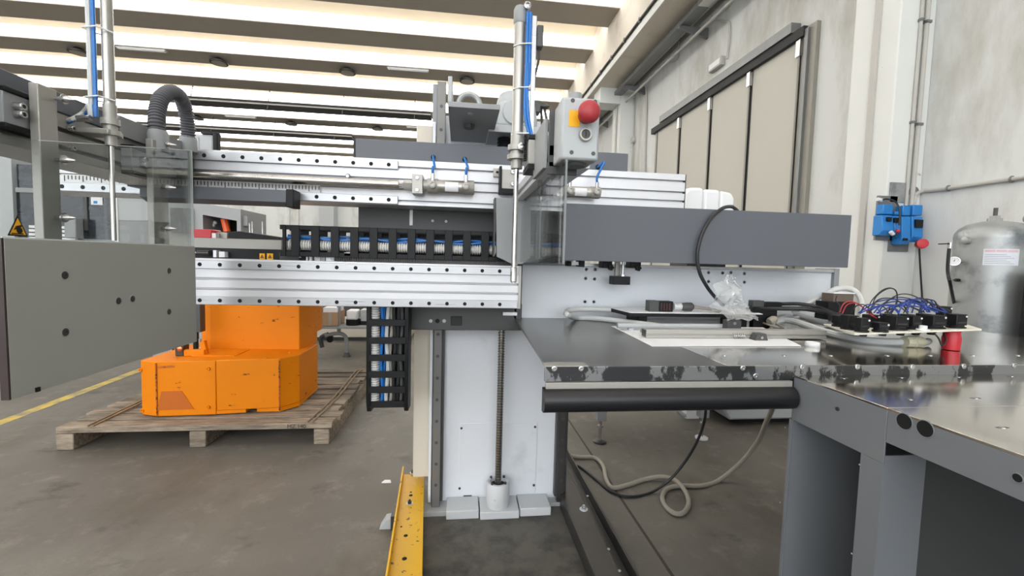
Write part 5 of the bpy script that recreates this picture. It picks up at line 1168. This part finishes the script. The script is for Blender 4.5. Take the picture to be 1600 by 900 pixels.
# ================================================================== BASE FRAME ON THE FLOOR
t = thing('floor_channel', 'dark steel base channel on the floor right of the column', 'channel', (.72, 2.2, 0))
a0, a1 = P(884, 728, Z=.08), P(990, 900, Z=.08)
xl, xrr = .60, .80
MB().prism([(.585, 0), (.585, .082), (.70, .082), (.70, .02), (.765, .02), (.765, .082), (.775, .082), (.775, 0)], 'y', .5, 3.0).build('channel', M['steel_dark'], t, .003)
for px, py in ((912, 796),):
    q = P(px, py, Z=.082); MB().rev((q.x, q.y, .082), (0, 0, 1), [(.022, 0), (.022, .004)], 16).build('washer', M['alu'], t); MB().rev((q.x, q.y, .086), (0, 0, 1), [(.012, 0), (.012, .012), (.007, .012), (.007, .02)], 6).build('hex_bolt', M['steel'], t)
for px, py in ((918, 775), (951, 858), (968, 892)): q = P(px, py, Z=.082); MB().rev((q.x, q.y, .082), (0, 0, 1), [(.007, 0), (.006, .003)], 10).build('screw', M['alu_dark'], t)
bp = MB().box(-.2, .584, .6, 2.6, 0, .008).build('base_plate', mat('oily base plate', (96, 92, 85), .55, 0, .3, 7, .05, dirt=(58, 56, 53), dirt_scale=5, dirt_lo=.45, dirt_hi=.65, rvar=.15)); tag(bp, 'dark oily steel plate on the floor in front of the column', 'plate')
t = thing('yellow_channel', 'chipped yellow steel channel bolted to the floor left of the column', 'channel', (-.22, 2.1, 0))
zt = .09
c1, c2, c3, c4 = P(631, 741, Z=zt), P(660, 741, Z=zt), P(656, 905, Z=zt), P(607, 905, Z=zt)
k = (c4 - c1); c3 = c3 + (c3 - c2) * .4; c4 = c4 + k * .4
def ext(ps, h): return [p.copy() for p in ps], h
def slabz(ps, z0, z1, name, m, parent, bev=0):
    vs = [Vector((p.x, p.y, z0)) for p in ps] + [Vector((p.x, p.y, z1)) for p in ps]
    return MB().add(vs, [(0, 1, 2, 3), (7, 6, 5, 4), (0, 4, 5, 1), (1, 5, 6, 2), (2, 6, 7, 3), (3, 7, 4, 0)]).build(name, m, parent, bev)
slabz([c1, c2, c3, c4], zt - .008, zt, 'web', M['yellow'], t, .001)
o_ = Vector((.008, 0, 0))
slabz([c1 - o_, c1, c4, c4 - o_], zt - .04, zt + .05, 'left_flange', M['yellow'], t, .001)
slabz([c2, c2 + o_ * 1.2, c3 + o_ * 1.2, c3], 0, zt + .004, 'right_flange', M['yellow'], t, .001)
slabz([c1 + o_ * 6, c2 - o_ * 2, c3 - o_ * 2, c4 + o_ * 6], 0, zt - .008, 'core', M['steel_dark'], t)
for px, py in ((645, 739), (640, 787)):
    q = P(px, py, Z=zt); MB().rev((q.x, q.y, zt), (0, 0, 1), [(.018, 0), (.018, .003)], 14).build('washer', M['alu'], t); MB().rev((q.x, q.y, zt + .003), (0, 0, 1), [(.011, 0), (.011, .012), (.006, .012), (.006, .02)], 6).build('hex_nut', M['steel_dark'], t)
for px, py, r in ((642, 769, .006), (642, 774, .01), (634, 837, .01), (632, 873, .011), (627, 823, .005)): q = P(px, py, Z=zt); MB().rev((q.x, q.y, zt - .001), (0, 0, 1), [(r, 0), (r, .0016)], 12).build('hole', M['hole'], t)
q = P(606, 822, Z=0); t = thing('levelling_wedge', 'pale levelling wedge and steel pad beside the yellow channel', 'wedge', q)
MB().prism([(q.x - .04, 0), (q.x + .02, 0), (q.x + .02, .055), (q.x - .01, .05)], 'y', q.y - .03, q.y + .03).build('wedge', M['grey_light'], t, .003); MB().box(q.x + .02, q.x + .05, q.y - .04, q.y + .06, 0, .075).build('pad', M['steel_dark'], t)
q = P(604, 754, Z=0); t = MB().prism([(q.x - .03, q.y - .01), (q.x + .03, q.y - .012), (q.x + .02, q.y + .02), (q.x - .015, q.y + .022)], 'z', 0, .008).build('paper_scrap', M['paper'], None, .002); tag(t, 'small white scrap lying on the floor left of the yellow channel', 'scrap')
# floor cables
fz_ = .014
pp = [(885, 709), (904, 714), (928, 715), (942, 727), (947, 748), (957, 762), (980, 758), (1008, 749), (1034, 745), (1056, 751), (1071, 768), (1076, 787), (1068, 801), (1054, 802), (1040, 791), (1035, 776), (1044, 763), (1066, 759), (1096, 759), (1124, 750)]
pts = [P(a, b, Z=fz_ + (.016 if i in (8, 9, 10) else 0)) for i, (a, b) in enumerate(pp)]
pts[0] = pts[0] + Vector((-.05, 0, .0))
e = pts[-1]; up_ = [P(1158, 722, Y=e.y - .02), P(1184, 690, Y=e.y - .1), P(1197, 660, Y=e.y - .25), P(1207, 636, Y=e.y - .4), P(1212, 600, Y=e.y - .5)]
cable('dirty beige cable lying in a loop on the floor under the bed', pts + up_, .0135, 'beige_cable', 'floor_cable')
pp = [(885, 725), (905, 729), (930, 748), (955, 768), (985, 776), (1018, 769)]
pts = [P(a, b, Z=.01) for a, b in pp]; e = pts[-1]
up_ = [P(1048, 748, Y=e.y), P(1072, 719, Y=e.y - .03), P(1090, 688, Y=e.y - .08), P(1101, 655, Y=e.y - .12), P(1103, 620, Y=e.y - .2), P(1102, 590, Y=e.y - .25)]
cable('thin black cable sagging from the bed to the floor', pts + up_, .008, 'black_cable', 'floor_cable')
# ================================================================== PALLET AND ORANGE TRUCK BODY
def wood():
    m = bpy.data.materials.new('weathered wood'); m.use_nodes = True; nt = m.node_tree; N = nt.nodes; L = nt.links; b = N['Principled BSDF']; b.inputs['Roughness'].default_value = .85
    tc = N.new('ShaderNodeTexCoord'); mp = N.new('ShaderNodeMapping'); mp.inputs['Scale'].default_value = (1.6, 14, 14); L.new(tc.outputs['Object'], mp.inputs[0])
    n = N.new('ShaderNodeTexNoise'); n.inputs['Scale'].default_value = 3; n.inputs['Detail'].default_value = 9; n.inputs['Roughness'].default_value = .7; L.new(mp.outputs[0], n.inputs[0])
    r = N.new('ShaderNodeValToRGB'); r.color_ramp.elements[0].position = .3; r.color_ramp.elements[0].color = lin((92, 80, 66)) + (1,); r.color_ramp.elements[1].position = .62; r.color_ramp.elements[1].color = lin((188, 172, 152)) + (1,)
    L.new(n.outputs[0], r.inputs[0])
    n2 = N.new('ShaderNodeTexNoise'); n2.inputs['Scale'].default_value = 1.4; n2.inputs['Detail'].default_value = 5; L.new(tc.outputs['Object'], n2.inputs[0])
    mr = N.new('ShaderNodeMapRange'); mr.inputs[1].default_value = .5; mr.inputs[2].default_value = .72; L.new(n2.outputs[0], mr.inputs[0])
    x = N.new('ShaderNodeMix'); x.data_type = 'RGBA'; L.new(mr.outputs[0], x.inputs[0]); L.new(r.outputs[0], x.inputs[6]); x.inputs[7].default_value = lin((88, 86, 76)) + (1,)
    oi = N.new('ShaderNodeObjectInfo'); hs = N.new('ShaderNodeHueSaturation'); vr = N.new('ShaderNodeMapRange'); vr.inputs[3].default_value = .5; vr.inputs[4].default_value = .9
    L.new(oi.outputs['Random'], vr.inputs[0]); L.new(vr.outputs[0], hs.inputs['Value']); L.new(x.outputs[2], hs.inputs['Color']); L.new(hs.outputs[0], b.inputs['Base Color']); bp = N.new('ShaderNodeBump'); bp.inputs['Strength'].default_value = .4; bp.inputs['Distance'].default_value = .006; L.new(n.outputs[0], bp.inputs['Height']); L.new(bp.outputs[0], b.inputs['Normal'])
    return m
M['wood'] = wood(); rn = random.Random(5)
PX0, PX1, PY0, PY1, PZ = -2.76, -.94, 3.26, 4.86, .165
t = thing('wooden_pallet', 'large weathered wooden pallet under the orange truck body', 'pallet', ((PX0 + PX1) / 2, 4.05, 0))
nb = 11; wv = (PY1 - PY0) / nb
for i in range(nb):
    y = PY0 + i * wv; jx, jz = rn.uniform(-.03, .03), rn.uniform(-.009, .004)
    pl = MB().box(PX0 + jx, PX1 + jx + rn.uniform(-.015, .015), y + .014, y + wv - .018, PZ - .042 + jz, PZ + jz).build('plank', M['wood'], t, .004)
    if i == 0: text('MZ.140', .042, M['steel_dark'], pl, (P(463, 664, Y=PY0).x, PY0 + .0035, PZ - .02), RX)
for x in (PX0 + .055, (PX0 + PX1) / 2, PX1 - .06): MB().box(x - .055, x + .055, PY0 + .02, PY1 - .02, 0, PZ - .047).build('bearer', M['wood'], t, .006)
strap = mat('dirty strap', (150, 132, 108), .8, 0, .1)
for pts, lab in (([(PX1 - .16, PY0 + .02, PZ + .006), (PX1 - .13, PY0 + .6, PZ + .01), (PX1 - .15, PY1 - .2, PZ + .01), (PX1 - .12, PY1 - .02, PZ + .006)], 'dirty strap lying along the right edge of the pallet'), ([(PX0 + .2, PY0 + .02, PZ + .006), (PX0 + .19, PY0 + .7, PZ + .01), (PX0 + .22, PY1 - .1, PZ + .008)], 'dirty strap lying along the left edge of the pallet')):
    s = thing('strap', lab, 'strap', pts[0])
    for dx in (0, .035): MB().tube(spline([(a + dx, b, c) for a, b, c in pts], 6), .007, 6).build('cord', strap, s)
# truck body
OZ = PZ + .008
t = thing('orange_truck_body', 'orange painted electric truck body standing on the wooden pallet', 'truck body', (-1.8, 3.9, PZ))
lz = P(340, 562, Y=3.5).z
plan = [P(222, 648, Z=OZ), P(246, 651, Z=OZ), P(338, 648, Z=OZ), P(437, 643, Z=OZ), P(468, 634, Z=OZ)]
A_, B_, C2, D2, E2 = [(p.x, p.y) for p in plan]
B_ = (B_[0], B_[1]); yb = 4.1
# lower hull in two halves, seam at C
MB().prism([A_, B_, C2, (C2[0], yb), (A_[0], yb)], 'z', OZ, lz).build('left_hull', M['orange'], t, .006)
rh = MB(); zc_ = OZ + .03
rh.prism([(C2[0] + .003, C2[1]), (D2[0], D2[1]), E2, (E2[0], yb), (C2[0] + .003, yb)], 'z', zc_, lz + .006); rh.build('right_hull', M['orange'], t, .006)
MB().prism([(C2[0] + .003, C2[1] + .001), ((C2[0] + D2[0]) / 2 - .02, (C2[1] + D2[1]) / 2 + .001), ((C2[0] + D2[0]) / 2 - .02, yb), (C2[0] + .003, yb)], 'z', OZ + .005, zc_).build('skirt', M['orange'], t)
MB().prism([((C2[0] + D2[0]) / 2 + .05, D2[1] + .001), (D2[0], D2[1] + .001), E2, (E2[0], yb), ((C2[0] + D2[0]) / 2 + .05, yb)], 'z', OZ, zc_).build('skirt', M['orange'], t)
# scuffed edges
for p, z0, z1 in ((B_, OZ, lz), (D2, OZ, lz)): MB().cyl((p[0], p[1] - .002, z0 + .01), (p[0], p[1] - .002, z1 - .01), .006, n=8).build('worn_edge', M['orange_dark'], t)
pm_ = [(a, b) for a, b in (((246 + 338) / 2 - 46 + 10, 0), (0, 0))]
# toe recess low on the left hull: flat panel, shade put into darker orange
def onface(p, q, f, z, o=.004):
    d = Vector((q[0] - p[0], q[1] - p[1], 0)); n = Vector((d.y, -d.x, 0)).normalized()
    if n.y > 0: n = -n
    return Vector((p[0] + d.x * f, p[1] + d.y * f, z)) + n * o
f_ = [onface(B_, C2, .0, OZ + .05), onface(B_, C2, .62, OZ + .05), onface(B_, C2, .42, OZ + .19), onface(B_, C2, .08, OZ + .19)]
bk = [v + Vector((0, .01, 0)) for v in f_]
MB().add(f_ + bk, [(0, 1, 2, 3), (0, 4, 5, 1), (1, 5, 6, 2), (2, 6, 7, 3), (3, 7, 4, 0)]).build('toe_recess', mat('shaded orange', (190, 98, 10), .5), t)
f_ = [onface(B_, C2, .02, lz - .05, .003), onface(B_, C2, .3, lz - .045, .003), onface(B_, C2, .3, lz - .03, .003), onface(B_, C2, .02, lz - .035, .003)]; bk = [v + Vector((0, .01, 0)) for v in f_]
MB().add(f_ + bk, [(0, 1, 2, 3), (0, 4, 5, 1), (1, 5, 6, 2), (2, 6, 7, 3), (3, 7, 4, 0)]).build('worn_edge', M['orange_dark'], t)
for px, py in ((331, 574), (331, 633), (223, 577), (226, 640)): s = P(px, py, Y=3.5); bolt((s.x, C2[1] if px > 300 else A_[1], s.z), (-.2, -1, 0), .014, .012, M['orange'], t)
s = P(418, 630, Y=D2[1]); MB().rev((s.x, D2[1] + .002, s.z), (0, -1, 0), [(.017, 0), (.017, .006)], 14).build('hole', M['hole'], t)
# upper hood
hy = 3.86; hx0, hx1 = P(328, 520, Y=hy).x, P(468, 520, Y=hy).x; ht = 1.12
MB().prism([(hx0, hy), (hx1, hy), (hx1 + .03, hy + .12), (hx1 + .04, yb + .1), (hx0, yb + .1)], 'z', lz, ht).build('hood', M['orange'], t, .006)
MB().box(hx1 + .03, hx1 + .034, hy + .2, hy + .5, lz + .1, ht - .1).build('side_door', M['orange'], t, .002)
MB().prism([(hx0 - .08, hy + .03), (hx0, hy + .01), (hx0, hy + .1), (hx0 - .08, hy + .1)], 'z', lz, ht).build('left_flange', M['orange'], t, .004)
MB().box(P(300, 552, Y=3.6).x, P(368, 552, Y=3.6).x, 3.6, 3.85, lz, lz + .01).build('deck_plate', M['orange'], t, .002)
for px, py in ((371, 553), (452, 551), (415, 560)): s = P(px, py, Z=lz + .008); MB().rev((s.x, s.y, lz + .006), (0, 0, 1), [(.01, 0), (.008, .012)], 8).build('screw', M['orange'], t)
tx = P(478, 489, X=hx1 + .036); text('T.20', .045, M['brown'], t, (hx1 + .0355, hy + .3, tx.z - .01), Matrix.Rotation(math.pi / 2, 3, 'Z') @ RX)
# latch assembly on the deck
q = P(298, 553, Y=3.66)
t = thing('tow_latch', 'steel and copper latch with a black post on the orange truck body', 'latch', (q.x, 3.66, lz))
MB().box(q.x - .09, q.x - .03, 3.62, 3.7, lz, lz + .1).build('bracket', M['steel_dark'], t, .006); MB().rev((q.x - .05, 3.62, lz + .06), (0, -1, 0), [(.02, 0), (.02, .015), (.008, .02)], 12).build('contact', M['copper'], t); MB().rev((q.x - .1, 3.61, lz + .06), (0, -1, 0), [(.013, 0), (.01, .02)], 10).build('pin', M['steel'], t)
MB().box(q.x - .03, q.x + .12, 3.62, 3.66, lz, lz + .05).build('cross_piece', M['orange'], t, .006); MB().prism([(q.x + .09, lz), (q.x + .13, lz), (q.x + .11, lz + .12), (q.x + .07, lz + .1)], 'y', 3.64, 3.68).build('hook', M['orange'], t, .004)
pz_ = P(308, 519, Y=3.68).z
MB().cyl((q.x + .03, 3.68, lz), (q.x + .03, 3.68, pz_), .02, n=12).build('post', M['black'], t); MB().cyl((q.x + .07, 3.66, lz), (q.x + .07, 3.66, pz_ - .05), .012, n=10).build('rod', M['steel'], t)
MB().box(q.x - .01, q.x + .07, 3.67, 3.74, pz_, 1.06).build('housing', M['grey_dark'], t, .004)

# ================================================================== THINGS FARTHER BACK
# tubular cart with carton and motor
cy_ = 6.2
t = thing('tube_cart', 'grey tubular cart with a low shelf behind the pallet', 'cart', P(525, 553, Z=0))
X = lambda px, py=520: P(px, py, Y=cy_).x
Zy = lambda py, px=530: P(px, py, Y=cy_).z
MB().box(X(500), X(585), cy_ - .1, cy_ + .5, Zy(512), Zy(509)).build('shelf', M['grey_mid'], t)
MB().cyl((X(529.5), cy_, Zy(521)), (X(529.5), cy_, Zy(470)), .026, n=10).build('upright', M['grey_mid'], t)
MB().cyl((X(502), cy_, Zy(512)), (X(502), cy_, Zy(470)), .022, n=10).build('upright', M['grey_mid'], t)
MB().tube(spline([(X(508), cy_, Zy(525)), (X(520), cy_, Zy(522)), (X(531), cy_, Zy(521)), (X(539), cy_, Zy(525)), (X(541.5), cy_, Zy(534)), (X(542), cy_, .04)], 6), .026, 10).build('curved_leg', M['grey_mid'], t)
MB().rev((X(542), cy_, 0), (0, 0, 1), [(.06, 0), (.045, .03), (.03, .06)], 12).build('foot', M['grey_dark'], t)
MB().rev((X(516), cy_ - .02, Zy(530)), (0, 1, 0), [(.045, 0), (.045, .05)], 14).build('caster', M['black'], t); MB().box(X(513), X(518), cy_ - .01, cy_ + .03, Zy(528), Zy(523)).build('caster_fork', M['grey_dark'], t)
MB().tube(spline([(X(500), cy_ + .1, Zy(545)), (X(498), cy_ + .1, Zy(530)), (X(510), cy_ + .1, Zy(524))], 6), .03, 8).build('rear_leg', M['grey_dark'], t)
q = F(503, 488, 528, 509, cy_ - .06, cy_ + .3); t = thing('cardboard_box', 'brown cardboard box on the tubular cart', 'box', (q[0] + .1, cy_, q[4]))
MB().box(*q).build('carton', M['card'], t, .004); MB().box(q[0] + .01, q[1] - .01, cy_ - .04, cy_ + .28, q[5], q[5] + .06).build('white_pack', M['paper'], t); MB().box((q[0] + q[1]) / 2 - .02, (q[0] + q[1]) / 2 + .02, cy_ - .061, cy_ - .059, q[4], q[5]).build('tape', M['beige_cable'], t)
q = F(541, 485, 558, 500, cy_, cy_ + .2); t = thing('small_motor', 'small white and black motor on the tubular cart', 'motor', (q[0], cy_, Zy(509)))
MB().box(q[0], q[1], cy_, cy_ + .2, q[4], q[5]).build('housing', M['white_plastic'], t, .02); MB().rev(((q[0] + q[1]) / 2, cy_ + .1, Zy(509)), (0, 0, 1), [(.1, 0), (.1, q[4] - Zy(509)), (.05, q[4] - Zy(509) + .01)], 16).build('base', M['black'], t)
q = F(563, 484, 590, 503, cy_ + .1, cy_ + .3); t = thing('grey_parts_box', 'grey parts box at the right of the tubular cart', 'box', (q[0], cy_, Zy(509)))
MB().box(q[0], q[1], cy_ + .1, cy_ + .3, Zy(509), q[5]).build('body', M['grey_light'], t, .01); MB().box(q[0], q[1], cy_ + .08, cy_ + .1, Zy(509), Zy(503)).build('front_tray', M['black'], t)
# low pale plinth and dark clutter behind the cart
q = P(560, 533, Z=0)
t = thing('low_plinth', 'long pale machine plinth on the floor beyond the cart', 'plinth', (q.x, q.y, 0))
MB().box(-4.2, -.8, q.y, q.y + 1.2, .06, .38).build('body', M['cream'], t, .01); MB().box(-4.15, -.85, q.y + .05, q.y + 1.1, 0, .06).build('toe_kick', M['grey_dark'], t); MB().box(-4.1, -1.2, q.y + .2, q.y + 1.0, .38, .78).build('dark_machine', M['grey_dark'], t, .02)
# enclosed machine behind the left guard
EY = 6.8
t = thing('enclosed_machine', 'pale machine with dark window panels behind the clear guard', 'machine', P(80, 520, Y=EY))
def ebox(name, m, x0, y0, x1, y1, d0, d1, bev=.0): l = F(x0, y0, x1, y1, EY - d1, EY + .5); return MB().box(l[0], l[1], EY - d1, EY - d0 if d0 else EY + .6, l[4], l[5]).build(name, m, t, bev)
l = F(-160, 200, 236, 376, EY, EY + 1); MB().box(l[0], l[1], EY, EY + 1.2, 0, P(60, 262, Y=EY).z).build('body', M['grey_light'], t, .01)
ebox('side_panel', M['grey_light'], -140, 232, 24, 560, 0, .08, .004); ebox('window_pane', M['window'], 27, 303, 176, 372, 0, .03); ebox('upper_panel', M['window'], 27, 258, 100, 296, 0, .03)
ebox('window_frame', M['grey_mid'], 24, 296, 180, 303, 0, .06); ebox('window_frame', M['white_plastic'], 178, 300, 184, 380, 0, .06); ebox('window_frame', M['grey_dark'], 130, 303, 136, 360, 0, .05)
ebox('front_door', M['grey_light'], 184, 310, 232, 345, 0, .05, .004); ebox('front_door', M['grey_mid'], 184, 345, 232, 380, 0, .045, .004)
s = ebox('sticker', M['paper'], 142, 306, 160, 320, .03, .04); l = F(146, 314, 152, 318, EY - .042, EY); MB().box(l[0], l[1], EY - .042, EY - .04, l[4], l[5]).build('sticker_mark', M['blue'], s)
for i in range(4): ebox('glint_bar', M['white_plastic'], 45, 353 + 6 * i, 118, 357 + 6 * i, .03, .07)  # white bars stand in for glints low on the dark window
ebox('bracket', M['grey_mid'], 100, 340, 118, 372, .07, .2, .01)
# grey housing with dark opening and orange struts
GY = 4.9
t = thing('grey_housing', 'grey machine housing with a black opening and orange struts', 'housing', P(330, 480, Y=GY))
poly = [P(a, b, Y=GY) for a, b in ((232, 312), (318, 318), (376, 327), (376, 372), (232, 372))]
zb_ = poly[3].z - .02
def hb(nm, m, x0, y0, x1, y1, yo=0.0, d=.5): l = F(x0, y0, x1, y1, GY + yo, GY + d); return MB().box(*l).build(nm, m, t, .003)
xo0, xo1, zo0, zo1 = P(317, 350, Y=GY).x, P(370, 350, Y=GY).x, zb_, P(343, 341, Y=GY).z
MB().prism([(poly[0].x, zb_), (xo0, zb_), (xo0, zo1 + .03), (poly[1].x, poly[1].z), (poly[0].x, poly[0].z)], 'y', GY, GY + .6).build('left_wall', M['grey_mid'], t)
MB().prism([(xo0, zo1 + .03), (xo1, zo1 - .02), (poly[2].x, zo1 - .02), (poly[2].x, poly[2].z), (poly[1].x, poly[1].z)], 'y', GY, GY + .6).build('lintel', M['grey_mid'], t)
MB().box(xo1, poly[2].x, GY, GY + .6, zb_, zo1 - .02).build('right_wall', M['grey_mid'], t); MB().box(xo0, xo1, GY + .55, GY + .6, zb_, zo1 + .03).build('back_wall', M['hole'], t)
MB().box(poly[2].x, poly[2].x + .04, GY + .05, GY + .2, P(378, 352, Y=GY).z, P(378, 336, Y=GY).z).build('hinge', M['grey_mid'], t); MB().box(poly[0].x, poly[2].x, GY, GY + .6, .0, zb_).build('plinth', M['grey_mid'], t)
for a, b, nm in (((319, 360), (322, 337), 'strut'), ((355, 362), (350, 342), 'strut')): MB().cyl(P(*a, Y=GY + .12), P(*b, Y=GY + .12), .035, n=10).build(nm, mat('orange red plastic', (226, 92, 40), .45), t)
for a in ((330, 345), (336, 348), (333, 352)): MB().ball(P(*a, Y=GY + .2), .022, 8, 6).build('nozzle', M['alu'], t)
hb('glass_door', M['window'], 266, 325, 300, 364, -.03, 0.0)
# steel bar and red box in front of it
bx0, bx1 = P(236, 378, Y=2.5).x, P(440, 385, Y=2.5).x
t = thing('machine_table', 'brushed steel table edge behind the lower beam with white lower lip', 'table edge', ((bx0 + bx1) / 2, 2.5, P(340, 391, Y=2.5).z))
z0, z1 = P(370, 389, Y=2.5).z, P(370, 373, Y=2.5).z
MB().box(bx0, bx1, 2.5, 5.05, z0, z1).build('edge', mat('brushed steel', (140, 138, 132), .4, .5, .05, 5), t, .003); MB().box(bx0, bx1 + .02, 2.49, 2.9, z0 - .01, z0).build('white_lip', M['white_plastic'], t); MB().box(-2.25, bx0 + .2, 4.95, 5.05, z0 - .05, z0).build('rear_rail', M['grey_dark'], t); MB().box(-2.25, -2.17, 4.95, 5.05, 0, z0 - .05).build('leg', M['grey_dark'], t)

q = F(296, 358, 331, 369, 2.6, 2.7); t = thing('red_box', 'flat red box on the steel table edge', 'box', (q[0], 2.65, z1))
MB().box(q[0], q[1], 2.6, 2.7, z1, q[5]).build('body', M['red'], t, .006); MB().box(q[1], q[1] + .02, 2.6, 2.66, z1, z1 + .03).build('white_clip', M['white_plastic'], t)
q = F(357, 362, 438, 372, 2.62, 2.8); t = thing('black_guide', 'black guide strip with three thin steel rods on the steel table edge', 'guide', (q[0], 2.7, z1))
MB().prism([(q[0], z1), (q[1], z1), (q[1], q[4] + .01), (q[0] + .06, q[5]), (q[0], q[5] - .005)], 'y', 2.62, 2.8).build('strip', M['black'], t, .003)
for px in (390, 394, 410): s = P(px, 346, Y=2.66); MB().cyl((s.x, 2.66, z1 + .01), (s.x, 2.66, s.z - (.01 if px == 390 else 0)), .004, n=8).build('rod', M['steel'], t)
q = F(336, 363, 355, 371, 2.64, 2.7); MB().box(q[0], q[1], 2.64, 2.7, z1, q[5]).build('clamp', M['alu_dark'], t, .002)
# electrical cabinet behind the hose
CY2 = 2.1; q = F(296, 209, 334, 236, CY2, CY2 + .06)
t = thing('switch_cabinet', 'pale grey switch cabinet with black trim behind the looped hose', 'cabinet', (q[0], CY2, UZ1))
MB().box(q[0], q[1], CY2, CY2 + .06, UZ1 + .002, q[5]).build('body', M['grey_light'], t, .01); MB().box(q[1], q[1] + .02, CY2 - .01, CY2 + .02, UZ1 + .002, q[5] + .01).build('edge_trim', M['black'], t, .004); MB().box(q[1] - .05, q[1], CY2 - .005, CY2 + .06, q[5], q[5] + .012).build('top_trim', M['black'], t)
MB().box(q[0] + .02, q[1] - .06, CY2 - .003, CY2, UZ1 + .01, q[5] - .015).build('door', M['grey_light'], t, .001)
# things seen under the bed
q = P(937, 691, Z=0); q2 = P(1096, 685, Z=0)
t = thing('rear_machine_frame', 'low machine frame on two levelling feet seen under the bed', 'machine frame', ((q.x + q2.x) / 2, q.y, 0))
MB().box(q.x - .1, q2.x + .1, q.y - .05, q.y + .4, .4, .6).build('frame', M['grey_mid'], t, .004)
for p in (q, q2):
    MB().box(p.x - .035, p.x + .035, p.y - .035, p.y + .035, .18, .4).build('leg', M['grey_mid'], t); st = MB().cyl((p.x, p.y, .015), (p.x, p.y, .2), .012, n=10).build('stud', M['steel'], t)
    MB().rev((p.x, p.y, 0), (0, 0, 1), [(.05, 0), (.05, .012), (.02, .02)], 16).build('foot_pad', M['steel_dark'] if p is q else M['white_plastic'], st); MB().rev((p.x, p.y, .12), (0, 0, 1), [(.022, 0), (.022, .015)], 6).build('lock_nut', M['steel'], st)
q = P(1140, 664, Z=0.02); t = thing('grey_machine_base', 'pale grey machine base on the floor at the back right', 'machine base', (q.x + .5, q.y + .3, 0))
MB().prism([(q.x, .06), (q.x + 1.4, .06), (q.x + 1.4, .45), (q.x - .12, .45), (q.x - .1, .2)], 'y', q.y, q.y + .9).build('body', M['grey_light'], t, .02); MB().box(q.x + .1, q.x + 1.35, q.y + .1, q.y + .8, 0, .06).build('toe_kick', M['hole'], t); MB().box(q.x + .1, q.x + 1.3, q.y - .004, q.y, .3, .31).build('seam', M['grey_mid'], t)
q = P(1080, 655, Z=0); t = thing('white_carton', 'small white box on the floor beside the pale machine base', 'box', q)
MB().box(q.x - .05, q.x + .08, q.y, q.y + .2, 0, .25).build('body', M['white_plastic'], t, .006); MB().tube(spline([q + Vector((-.06, 0, .03)), q + Vector((-.12, .02, .08)), q + Vector((-.16, .03, .2))], 5), .02, 8).build('hose_stub', M['grey_light'], t)
